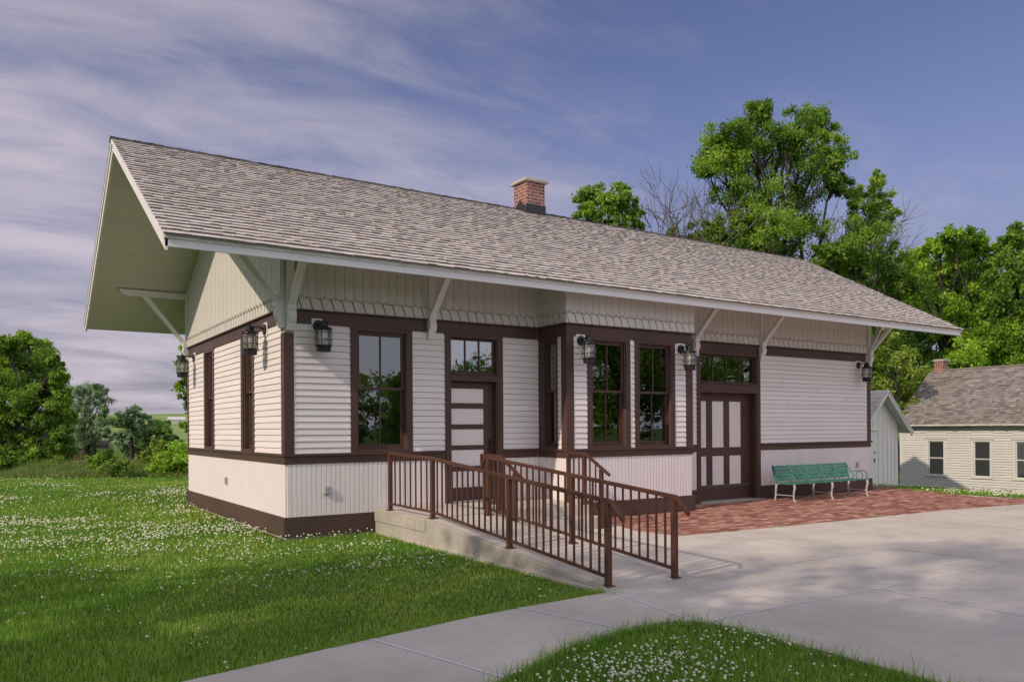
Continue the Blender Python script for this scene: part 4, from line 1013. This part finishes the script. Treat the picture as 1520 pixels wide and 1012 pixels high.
def gpt(px, depth, dz=0):
    p = at(px, 640, depth); z = float(terr(p.x, p.y)); return (p.x, p.y, z + dz)

# --- right-hand wood behind the depot
tree('shade_tree', 'tall full shade tree rising highest above the right end of the depot roof', 'tree', gpt(1165, 44),
     plobes(44, [(1122, 170, 22), (1110, 198, 30), (1150, 205, 36), (1196, 178, 26), (1222, 182, 22), (1232, 214, 22), (1066, 212, 30), (1075, 252, 34), (1052, 250, 18), (1120, 245, 42), (1180, 238, 42), (1235, 240, 28), (1140, 290, 42), (1195, 285, 36), (1095, 300, 32), (1150, 335, 38), (1115, 345, 30), (1200, 330, 28), (1245, 275, 16), (1170, 370, 30), (1185, 205, 24), (1085, 230, 24), (1090, 345, 28), (1130, 375, 30), (1060, 345, 20)], 1.5, 5),
     'leaf', leaf=.165, clumps=22, per=76, tr=.34, stems=3, clump_r=.34)
tree('ash_tree', 'leafy lobe-crowned tree beside the tallest one, drooping to the right over the roof end', 'tree', gpt(1285, 46),
     plobes(46, [(1290, 280, 17), (1310, 300, 20), (1280, 312, 20), (1322, 318, 14), (1268, 290, 14), (1295, 335, 20), (1275, 350, 20), (1305, 262, 10)], 1, 6), 'leaf', leaf=.165, clumps=15, per=70, tr=.2, clump_r=.36)
tree('walnut_tree', 'small isolated leafy treetop just right of the depot chimney', 'tree', gpt(908, 36),
     plobes(36, [(870, 300, 14), (888, 292, 18), (915, 295, 20), (935, 308, 18), (905, 318, 24), (872, 318, 14), (945, 325, 13), (925, 282, 10), (880, 330, 20), (920, 340, 24), (905, 365, 24)], .8, 7), 'leaf', leaf=.19, clumps=12, per=48, tr=.16, clump_r=.36, asp=.42, droop=.6)
tree('scrub_tree', 'dull olive scrub tree low behind the roof ridge beneath the bare branches', 'tree', gpt(1040, 47),
     plobes(47, [(1000, 352, 14), (1030, 350, 16), (1060, 345, 20), (1080, 365, 18), (1040, 370, 20), (1020, 375, 16), (975, 360, 12)], .8, 8), 'weed', leaf=.22, clumps=9, per=26, tr=.14, clump_r=.4)
tree('maple_tree', 'broad mid-green tree above the right slope of the depot roof', 'tree', gpt(1265, 38),
     plobes(38, [(1282, 345, 26), (1262, 368, 30), (1300, 372, 34), (1240, 385, 24), (1280, 405, 36), (1320, 400, 30), (1310, 440, 36), (1260, 425, 34), (1225, 372, 16), (1345, 430, 28), (1300, 480, 38), (1240, 410, 30), (1270, 470, 30)], 1.2, 9), 'leaf', leaf=.15, clumps=18, per=80, tr=.22, clump_r=.34)
tree('locust_tree', 'bright fresh-green tree with a rounded top between the roof end and the right edge', 'tree', gpt(1410, 40),
     plobes(40, [(1420, 352, 20), (1445, 358, 18), (1395, 362, 18), (1372, 372, 16), (1430, 378, 24), (1400, 398, 26), (1445, 402, 28), (1420, 430, 34), (1380, 430, 26), (1455, 440, 28), (1425, 470, 34), (1382, 470, 26), (1460, 372, 10), (1400, 500, 30), (1360, 400, 20)], 1.2, 10), 'leafbright', leaf=.18, clumps=17, per=64, tr=.22, clump_r=.34, asp=.45, droop=.5)
tree('elm_tree', 'loose dark-limbed tree cut by the right edge of the picture', 'tree', gpt(1530, 39),
     plobes(39, [(1510, 352, 18), (1490, 372, 18), (1525, 365, 28), (1505, 395, 26), (1540, 400, 36), (1490, 425, 28), (1520, 440, 34), (1475, 455, 24), (1505, 480, 34), (1545, 460, 36), (1570, 380, 40), (1590, 440, 50), (1478, 385, 10)], 1.2, 11), 'leaf', leaf=.18, clumps=17, per=56, tr=.24, clump_r=.34, droop=.5)
tree('hackberry_tree', 'dark tree with visible trunks in the shade behind the little house', 'tree', gpt(1405, 46),
     plobes(46, [(1360, 480, 34), (1400, 540, 24), (1340, 520, 34), (1390, 440, 34), (1450, 500, 34), (1320, 470, 30), (1480, 520, 34), (1340, 450, 36), (1440, 450, 36)], 1.5, 12), 'leafdark', leaf=.20, clumps=14, per=54, tr=.3, stems=3, clump_r=.34)
tree('bramble_bush', 'pale yellow-green bush beneath the roof corner, behind the shed', 'bush', gpt(1325, 32),
     plobes(32, [(1320, 515, 22), (1345, 525, 18), (1300, 540, 20), (1335, 550, 24), (1360, 565, 18), (1310, 570, 24), (1340, 590, 24), (1318, 610, 26), (1352, 605, 20)], .6, 13), 'leafyellow', leaf=.17, clumps=11, per=40, tr=.08, clump_r=.36)
tree('sumac_bush', 'bright green layered bush rising behind the small house roof', 'bush', gpt(1470, 38),
     plobes(38, [(1455, 505, 26), (1490, 500, 30), (1515, 515, 30), (1440, 525, 22), (1475, 530, 28), (1420, 535, 16), (1505, 480, 22), (1540, 510, 34), (1470, 560, 30), (1510, 550, 30)], .8, 14), 'leafbright', leaf=.15, clumps=15, per=66, tr=.12, clump_r=.36, droop=.5)
tree('boxelder_tree', 'mid-green leafy tree filling the gap right of the depot end wall', 'tree', gpt(1330, 40),
     plobes(40, [(1310, 480, 30), (1340, 500, 30), (1370, 510, 30), (1300, 530, 30), (1390, 540, 26), (1330, 560, 34), (1370, 560, 30), (1300, 600, 34), (1345, 610, 34), (1385, 600, 30), (1290, 560, 26)], 1, 15), 'leafdark', leaf=.16, clumps=14, per=60, tr=.2, clump_r=.36)
# far backing trees of the wood
for i, (px, py, d, r, lab) in enumerate([(1250, 470, 55, 60, 'dark rear tree of the wood, directly behind the broad mid-green tree'), (1350, 430, 58, 62, 'dark rear tree of the wood, left of the bright rounded tree'), (1450, 440, 58, 66, 'dark rear tree of the wood, behind the bright rounded tree'), (1540, 440, 58, 70, 'dark rear tree of the wood at the right picture edge'), (1120, 430, 60, 60, 'dark rear tree of the wood, low behind the tallest tree')]):
    c = at(px, py, d); tree('rear_tree', lab, 'tree', gpt(px, d), auto_lobes((c.x, c.y, c.z - 1.2), r * d / FOC, r * d / FOC * 1.35, 15, r * d / FOC * .42, 60 + i), 'leafdark', leaf=.36, clumps=10, per=34, tr=.25, clump_r=.4, group='trees of the wood behind the depot', twig=False)
# bare trees
def bare(name, label, base, tips, rad, reach=.40):
    TSEED[0] += 1; g = np.random.default_rng(TSEED[0]); root = thing(name, label, 'tree', base)
    mb = MB(); base = Vector(base)
    def grow(p, d, L_, r, lev):
        pts = [p]; q = p; dd = d.copy()
        for i in range(4):
            dd = (dd + Vector(g.normal(size=3)) * .16 + Vector((0, 0, .05))).normalized(); q = q + dd * L_ / 4; pts.append(q)
        mb.tube(pts, [r * (1 - .12 * i) for i in range(5)], 4 if lev else 6, cap=False)
        if lev >= 4: return
        for k in range(5 if lev < 3 else 6):
            t = pts[int(g.integers(2, 5))]; nd = (dd + Vector(g.normal(size=3)) * .55).normalized(); nd.z = abs(nd.z) * .7 + .12
            grow(t, nd.normalized(), L_ * (.55 + .2 * g.random()), max(r * .55, .017), lev + 1)
    for tp in tips:
        tv = Vector(tp); d = (tv - base); grow(base + d * .35, d.normalized(), d.length * reach, rad, 1)
        mb.tube([base, base + d * .18 + Vector((.05, 0, 0)), base + d * .35], [rad * 1.6, rad * 1.3, rad], 6, cap=False)
    mb.build('trunk', M['barkgrey'], root, recalc=False, smooth=True)
bare('bare_tree', 'leafless grey tree with fine upright twigs left of the tallest tree', gpt(1010, 46), [at(968, 330, 46), at(990, 318, 46), at(1012, 312, 46), at(1030, 306, 46.5), at(1050, 312, 45.5)], .07)
bare('bare_tree', 'leafless grey branches showing through at the right side of the tallest tree', gpt(1235, 47), [at(1218, 300, 47), at(1236, 300, 47.5), at(1250, 310, 46.5), at(1200, 335, 47)], .08, .31)
bare('bare_tree', 'small leafless grey tree poking up between the broad tree and the bright one', gpt(1350, 44), [at(1342, 370, 44), at(1358, 372, 44), at(1334, 380, 44)], .055, .33)

# --- left-hand background
tree('maple_tree', 'large dense dark-green tree at the left edge of the picture', 'tree', gpt(30, 36),
     plobes(36, [(20, 528, 24), (50, 522, 26), (72, 545, 24), (5, 545, 28), (40, 560, 34), (80, 575, 20), (-20, 570, 36), (15, 590, 36), (60, 600, 32), (85, 615, 16), (-25, 620, 36), (25, 635, 34), (-5, 690, 26), (30, 690, 24), (60, 685, 24), (85, 640, 18), (65, 645, 26), (-10, 660, 30), (40, 670, 24), (-50, 590, 40), (-60, 650, 40), (78, 660, 18), (10, 508, 14), (38, 505, 14), (60, 515, 14), (80, 535, 12), (88, 560, 10), (92, 590, 13), (95, 625, 15), (90, 655, 16), (98, 670, 12)], 1.0, 20), 'leaf', leaf=.125, clumps=26, per=72, tr=.26, clump_r=.33, asp=.55, tvar=.3)
tree('willow_tree', 'silvery grey-green tree standing right of the large dark tree', 'tree', gpt(128, 42),
     plobes(42, [(110, 585, 14), (135, 580, 15), (150, 578, 12), (122, 600, 20), (146, 600, 16), (115, 625, 22), (140, 625, 20), (120, 650, 22), (140, 650, 18), (112, 668, 16), (138, 670, 14), (100, 640, 12), (155, 610, 8), (152, 640, 9)], .8, 21), 'leafgrey', leaf=.15, clumps=15, per=44, tr=.18, clump_r=.34, asp=.3, droop=.6)
tree('pear_tree', 'small rounded grey-green tree standing alone before the fields', 'tree', gpt(196, 46),
     plobes(46, [(198, 615, 12), (182, 625, 12), (212, 625, 11), (196, 640, 18), (180, 648, 12), (213, 648, 12), (190, 664, 14), (208, 664, 12), (200, 608, 7)], .5, 22), 'leafgrey', leaf=.16, clumps=13, per=40, tr=.12, clump_r=.34)
tree('elder_bush', 'low dark rounded bush right of the small grey-green tree', 'bush', gpt(238, 45),
     plobes(45, [(230, 640, 12), (245, 638, 12), (222, 655, 12), (240, 655, 16), (256, 655, 12), (232, 668, 14), (252, 668, 14)], .5, 23), 'leafdark', leaf=.15, clumps=12, per=40, tr=.07, clump_r=.36)
tree('vine_bush', 'bright green bush growing up against the view beside the depot rear corner', 'bush', gpt(262, 29),
     plobes(29, [(272, 668, 16), (255, 675, 17), (240, 690, 17), (262, 692, 20), (278, 690, 16), (225, 697, 13), (245, 702, 12), (285, 675, 20), (300, 690, 24), (310, 670, 20)], .5, 24), 'leafbright', leaf=.11, clumps=14, per=46, tr=.04, clump_r=.36, twig=False)
tree('vine_bush', 'yellowish green tangle of leaves left of the bright bush', 'bush', gpt(215, 31),
     plobes(31, [(230, 668, 12), (218, 678, 12), (238, 660, 10), (208, 690, 12), (225, 690, 12)], .4, 25), 'leafyellow', leaf=.11, clumps=11, per=40, tr=.04, clump_r=.38, twig=False)
tree('thicket_bush', 'round fresh-green bush at the lawn edge below the silvery tree', 'bush', gpt(160, 28.5),
     plobes(28.5, [(140, 685, 10), (152, 680, 12), (168, 684, 13), (145, 697, 12), (162, 698, 14), (178, 698, 12), (150, 705, 9), (185, 690, 8)], .4, 26), 'leaf', leaf=.11, clumps=12, per=40, tr=.04, clump_r=.38, twig=False)
tree('thicket_bush', 'mixed dark-green bush at the foot of the large left tree', 'bush', gpt(5, 30),
     plobes(30, [(10, 680, 14), (-8, 672, 16), (25, 690, 12), (-25, 688, 20), (5, 698, 12), (-45, 680, 24)], .4, 27), 'leaf', leaf=.12, clumps=12, per=40, tr=.04, clump_r=.38, twig=False)
tree('poplar_tree', 'thin leafy tree glimpsed behind the rear lantern on the gable corner', 'tree', gpt(288, 40),
     plobes(40, [(272, 535, 9), (280, 550, 10), (268, 570, 10), (278, 585, 9), (285, 600, 10), (300, 560, 20), (305, 600, 22), (276, 520, 6), (300, 530, 16), (295, 630, 16)], .5, 28), 'leaf', leaf=.2, clumps=9, per=30, tr=.12, clump_r=.4)
bare('bare_shrub', 'leafless twisted twigs beside the silvery tree trunk', gpt(152, 41), [at(160, 660, 41), at(148, 655, 41)], .03)
for i, (px, py, d, r, lab) in enumerate([(172, 606, 190, 9, 'round distant tree on the field horizon at the left'), (186, 610, 190, 6, 'small distant tree beside the round one on the horizon'), (232, 609, 210, 7, 'distant tree standing just left of the far white farm building'), (246, 610, 212, 6, 'distant small tree close to the far white farm building'), (222, 614, 205, 4, 'tiny distant bush on the horizon left of the farm trees'), (274, 612, 205, 6, 'distant tree in front of the far white farm building'), (150, 612, 195, 6, 'distant tree on the horizon behind the silvery tree'), (120, 610, 200, 8, 'distant tree on the horizon mostly behind the silvery tree')]):
    c = at(px, py, d); rr = r * d / FOC
    z = float(terr(c.x, c.y)); tree('field_tree', lab, 'tree', (c.x, c.y, z), auto_lobes((c.x, c.y, z + rr * .62), rr, rr * .62, 9, rr * .45, 80 + i), 'leafdark', leaf=.9, clumps=8, per=20, tr=.3, group='far trees on the field horizon', twig=False)
c = at(258, 612, 240); z = float(terr(c.x, c.y))
c = at(262, 612, 240); z = float(terr(c.x, c.y)) - .6
FBn = thing('farm_building', 'small white farm building far off on the field horizon', 'building', (c.x, c.y, z))
q = MB(); q.box(c.x - 2.2, c.x + 2.2, c.y - 1.4, c.y + 1.4, z - .5, z + 1.6); q.build('wall', M['housewhite'], FBn)
q = MB(); q.prism([(c.x - 2.4, c.y - 1.6, z + 1.6), (c.x - 2.4, c.y + 1.6, z + 1.6), (c.x - 2.4, c.y, z + 2.5)], (4.8, 0, 0)); q.build('roof', M['housewhite'], FBn)
# gravel strip of the old railbed
q = MB(); a, b_ = at(-60, 690, 37), at(420, 690, 37)
for k in range(14):
    p0 = a.lerp(b_, k / 14); p1 = a.lerp(b_, (k + 1) / 14); n_ = Vector((VV.x, VV.y, 0))
    def zz(p): return float(terr(p.x, p.y)) + .42
    pts = [p0, p1, p1 + n_ * 3.2, p0 + n_ * 3.2]; pts = [Vector((p.x, p.y, zz(p))) for p in pts]; q.prism([v_ - Vector((0, 0, .6)) for v_ in pts], (0, 0, .6))
tagp(q.build('gravel_track', M['gravel']), kind='structure')

# --- trees out of frame that throw the foreground shade and show in the windows
for i, (x, y, h, r, zc, lab) in enumerate([(-14.5, -7.3, 11, 3.7, 7.2, 'lawn tree west of the walk, nearest the depot'), (-19, -14.2, 19, 5.2, 13, 'tall lawn tree west of the walk, second row'), (-12, -15.5, 13, 4.2, 8.5, 'lawn tree west of the walk, south of the camera'), (-27, -16, 22, 6, 15.5, 'tallest lawn tree, farthest west of the walk'), (-11.2, -10.4, 9.6, 3.4, 6.2, 'lawn tree west of the walk, closest to the camera')]):
    tree('lawn_tree', lab, 'tree', (x, y, -.03), auto_lobes((x, y, zc), r, h - zc - .8, 22, r * .36, 200 + i), 'leaf', leaf=.30, clumps=12, per=40, tr=.3, clump_r=.42, group='lawn trees west of the walk', twig=False, dens=1)
for i, (x, y, h, r, lab) in enumerate([(5, -34, 4.0, 3.6, 'low street tree across the pavement, westmost but one'), (13, -36, 4.8, 4, 'low street tree across the pavement, third from west'), (19, -33, 5.0, 3.6, 'low street tree across the pavement, fourth from west'), (26, -35, 6, 4.2, 'street tree across the pavement, fifth from west'), (32.5, -31, 12, 4.6, 'tall street tree across the pavement, facing the bay windows'), (41, -32, 12, 5, 'tall street tree across the pavement, next to the eastmost'), (49, -33, 12.5, 5.2, 'tall street tree across the pavement, eastmost'), (-4, -36, 4.5, 3.8, 'low street tree across the pavement, westmost')]):
    tree('street_tree', lab, 'tree', (x, y, -.03), auto_lobes((x, y, h * .52), r, h * .44, 18, r * .38, 230 + i), 'leaf', leaf=.32, clumps=14, per=60, tr=.25, clump_r=.46, group='trees south of the pavement', twig=False, dens=1)

# ================================================================ WEEDS, GRASS, CLOVER
def vnoise(x, y, s, seed):
    g = np.random.default_rng(seed); v = np.zeros_like(x); a = 0
    for k in range(7):
        an = g.random() * 6.283; f = s * (.6 + 1.6 * g.random()); v += np.sin((x * math.cos(an) + y * math.sin(an)) * f + g.random() * 6.283); a += 1
    return v / a * 1.6
def inpoly(x, y, poly):
    r = np.zeros(len(x), bool); n = len(poly); j = n - 1
    for i in range(n):
        xi, yi = poly[i]; xj, yj = poly[j]
        if yi != yj:
            c_ = ((yi > y) != (yj > y)) & (x < (xj - xi) * (y - yi) / (yj - yi) + xi); r ^= c_
        j = i
    return r
def is_lawn(x, y):
    k = ~inpoly(x, y, WALK)
    k &= ~((x > -.07) & (x < LEN + .07) & (y > -.07) & (y < DEP + .07))
    k &= ~((x > 1.36) & (x < 5) & (y < 0) & (y > -5.79))
    k &= ~inpoly(x, y, BRICK)
    k &= ~((x > 4.5) & (x < 15.0) & (y > -3.9) & (y < 0))
    k &= ~((x > SX0 - .05) & (x < SX1 + .05) & (y > SY) & (y < SY + 3.6)) & ~((x > HX) & (x < HX + 5.2) & (y < HY0) & (y > HY1))
    return k
def sample_view(n, d0, d1, power, g, m_=1.12):
    u = g.random(n)
    if power == 2: d = d0 * (d1 / d0) ** u             # density ~ 1/d^2
    else: d = d0 + (d1 - d0) * np.sqrt(u)
    t = (g.random(n) * 2 - 1) * (760 / FOC) * m_
    x = CAM.x + d * (VV.x + RR.x * t); y = CAM.y + d * (VV.y + RR.y * t)
    return x, y, d
def blades(name, x, y, d, hgt, wid, label, cat, mat, tone, g, lean=.35):
    n = len(x); z = terr(x, y)
    an = g.random(n) * 6.283; h = hgt * (.55 + .9 * g.random(n)); w_ = wid * (.7 + .6 * g.random(n))
    cx, sx = np.cos(an), np.sin(an); la = g.random(n) * 6.283; ll = h * lean * g.random(n) * 1.6
    lx, ly = np.cos(la) * ll, np.sin(la) * ll
    P = np.stack([x, y, z - .01], 1); sidev = np.stack([cx, sx, np.zeros(n)], 1) * w_[:, None] / 2
    m1 = P + np.stack([lx * .35, ly * .35, h * .6], 1); tp = P + np.stack([lx, ly, h], 1)
    V = np.stack([P - sidev, P + sidev, m1 + sidev * .75, m1 - sidev * .75, tp], 1).reshape(-1, 3)
    b = np.arange(n) * 5
    Q = np.stack([b, b + 1, b + 2, b + 3], 1); T_ = np.stack([b + 3, b + 2, b + 4], 1)
    o = npmesh(name, V, quads=Q, tris=T_, tone_q=tone, tone_t=np.clip(tone + .08, 0, 1), mat=mat)
    return tagp(o, label, cat, None, 'stuff')
g = np.random.default_rng(5)
x, y, d = sample_view(430000, 4.2, 34, 2, g)
k = is_lawn(x, y) & ((d < 30)); x, y, d = x[k], y[k], d[k]
lush = vnoise(x, y, 1.1, 3) * .5 + vnoise(x, y, 4, 4) * .3
hg = (.046 + .022 * lush) * np.clip(.9 + d * .012, 1, 1.25)
tone = np.clip(.45 + .24 * vnoise(x, y, .7, 8) + .12 * vnoise(x, y, 2.6, 9) + g.normal(size=len(x)) * .24, 0, 1)
blades('grass', x, y, d, np.clip(hg, .03, .12), .0042 * np.clip(d / 5.2, .9, 4.5), 'short mown green lawn grass', 'grass', M['grass'], tone, g)
# longer untrimmed fringe along the pavement edge
g = np.random.default_rng(6)
ed = [(PATCH[i], PATCH[i + 1]) for i in range(2, 13)] + [(WALK[i], WALK[i + 1]) for i in range(0, 6)]
fx, fy = [], []
for (a, b_) in ed:
    L_ = math.hypot(b_[0] - a[0], b_[1] - a[1]); n = int(L_ * 420); t = g.random(n); o = np.abs(g.normal(size=n)) * .045 - .012
    nx_, ny_ = -(b_[1] - a[1]) / L_, (b_[0] - a[0]) / L_
    s = 1
    mx, my = (a[0] + b_[0]) / 2 + nx_ * .1, (a[1] + b_[1]) / 2 + ny_ * .1
    if inpoly(np.array([mx]), np.array([my]), WALK)[0]: s = -1
    fx.append(a[0] + (b_[0] - a[0]) * t + nx_ * o * s); fy.append(a[1] + (b_[1] - a[1]) * t + ny_ * o * s)
fx, fy = np.concatenate(fx), np.concatenate(fy); n = len(fx)
dd = np.hypot(fx - CAM.x, fy - CAM.y)
blades('edge_grass', fx, fy, dd, .075 + .07 * g.random(n) ** 4, .0040 * np.clip(dd / 5.2, .9, 3), 'longer untrimmed grass fringing the pavement edges', 'grass', M['grass'], np.clip(.5 + g.normal(size=n) * .2, 0, 1), g, .6)
tx, ty = [], []
for cx, cy, n, r in ((6.9, -3.5, 40, .12), (1.18, -6.9, 16, .05), (1.3, -5.9, 30, .06), (9.4, -3.62, 24, .09), (4.75, -2.9, 24, .07), (8.3, -3.56, 14, .05), (1.22, -7.12, 20, .08), (3.55, -8.6, 10, .03), (11.9, -3.74, 20, .1)):
    tx.append(cx + g.normal(size=n) * r); ty.append(cy + g.normal(size=n) * r * .25)
tx, ty = np.concatenate(tx), np.concatenate(ty); n = len(tx)
blades('tuft', tx, ty, tx * 0 + 8, .05 + .05 * g.random(n), .006, 'small grass tufts growing in the paving joints', 'grass', M['grass'], np.clip(.5 + g.normal(size=n) * .2, 0, 1), g, .9)
# clover flowers
def ico():
    t = (1 + 5 ** .5) / 2
    v = np.array([(-1, t, 0), (1, t, 0), (-1, -t, 0), (1, -t, 0), (0, -1, t), (0, 1, t), (0, -1, -t), (0, 1, -t), (t, 0, -1), (t, 0, 1), (-t, 0, -1), (-t, 0, 1)], float); v /= np.linalg.norm(v[0])
    f = np.array([(0, 11, 5), (0, 5, 1), (0, 1, 7), (0, 7, 10), (0, 10, 11), (1, 5, 9), (5, 11, 4), (11, 10, 2), (10, 7, 6), (7, 1, 8), (3, 9, 4), (3, 4, 2), (3, 2, 6), (3, 6, 8), (3, 8, 9), (4, 9, 5), (2, 4, 11), (6, 2, 10), (8, 6, 7), (9, 8, 1)])
    return v, f
g = np.random.default_rng(9)
x, y, d = sample_view(170000, 4.6, 29, 2, g)
k = is_lawn(x, y); x, y, d = x[k], y[k], d[k]
pn = vnoise(x, y, .9, 31) * .6 + vnoise(x, y, 2.7, 33) * .45
prob = np.clip((pn - .05) * 1.6, 0, 1) * .5 + .02
for (cx, cy, rx, ry, am) in ((-.2, -3.0, 1.1, .8, .9), (.2, -7.9, .8, .6, .8), (-2.6, .6, 3, .9, .25), (-3.0, 4.5, 3, 1.5, .25), (-2.2, -1.3, 1.6, .7, .9), (.3, -1.6, .9, .6, .5), (-.7, -.8, 1.6, .5, .4), (-1.5, 2.0, 1.5, 1.0, .5)):
    prob += am * np.exp(-((x - cx) / rx) ** 2 - ((y - cy) / ry) ** 2) * np.clip(.5 + pn, 0, 1)
prob *= np.where((y < -4.2) & (x < .4) & (y > -6.5), .12, 1.0)
k = g.random(len(x)) < np.clip(prob, 0, 1) ** 1.15 * .55 * np.clip(d / 9, .55, 2.0); x, y, d = x[k], y[k], d[k]; n = len(x)
iv, if_ = ico(); r_ = (.0065 + .007 * g.random(n) ** 1.5) * np.clip(d / 9, 1, 1.9)
z = terr(x, y) + .055 + .045 * g.random(n)
V = (np.stack([x, y, z], 1)[:, None, :] + iv[None] * r_[:, None, None] * np.array([1, 1, .85])).reshape(-1, 3)
T_ = (np.arange(n)[:, None, None] * 12 + if_[None]).reshape(-1, 3)
tagp(npmesh('clover', V, tris=T_, tone_t=np.repeat(np.clip(.5 + g.normal(size=n) * .2, 0, 1), 20), mat=M['clover']), 'white clover heads scattered through the lawn', 'clover', None, 'stuff')
# tall weeds along the back of the lawn
g = np.random.default_rng(12)
def strip(px0, px1, d0, d1, n):
    px_ = px0 + (px1 - px0) * g.random(n); d = d0 + (d1 - d0) * g.random(n); t = (px_ - 760) / FOC
    return CAM.x + d * (VV.x + RR.x * t), CAM.y + d * (VV.y + RR.y * t), d
x, y, d = strip(-120, 330, 28.0, 31.5, 26000)
hm = np.clip(.34 + .30 * vnoise(x, y, .8, 41) + .16 * vnoise(x, y, 3, 42), .1, .9) * np.clip((d - 27.6) / 1.2, .3, 1)
blades('weeds', x, y, d, hm, .030, 'tall rank weeds along the back edge of the lawn', 'weeds', M['weed'], np.clip(.5 + .2 * vnoise(x, y, 1.2, 43) + g.normal(size=len(x)) * .2, 0, 1), g, .5)
x, y, d = strip(-120, 330, 41, 44, 9000)
blades('dry_weeds', x, y, d, np.clip(.45 + .3 * vnoise(x, y, .7, 45), .08, .9), .035, 'brown dry grass beyond the gravel track', 'weeds', M['drygrass'], np.clip(.5 + g.normal(size=len(x)) * .25, 0, 1), g, .4)
x, y, d = strip(-120, 330, 33, 60, 16000)
blades('meadow', x, y, d, .28 + .0 * x, .05, 'rough green meadow beyond the track', 'grass', M['weed'], np.clip(.45 + g.normal(size=len(x)) * .2, 0, 1), g, .5)
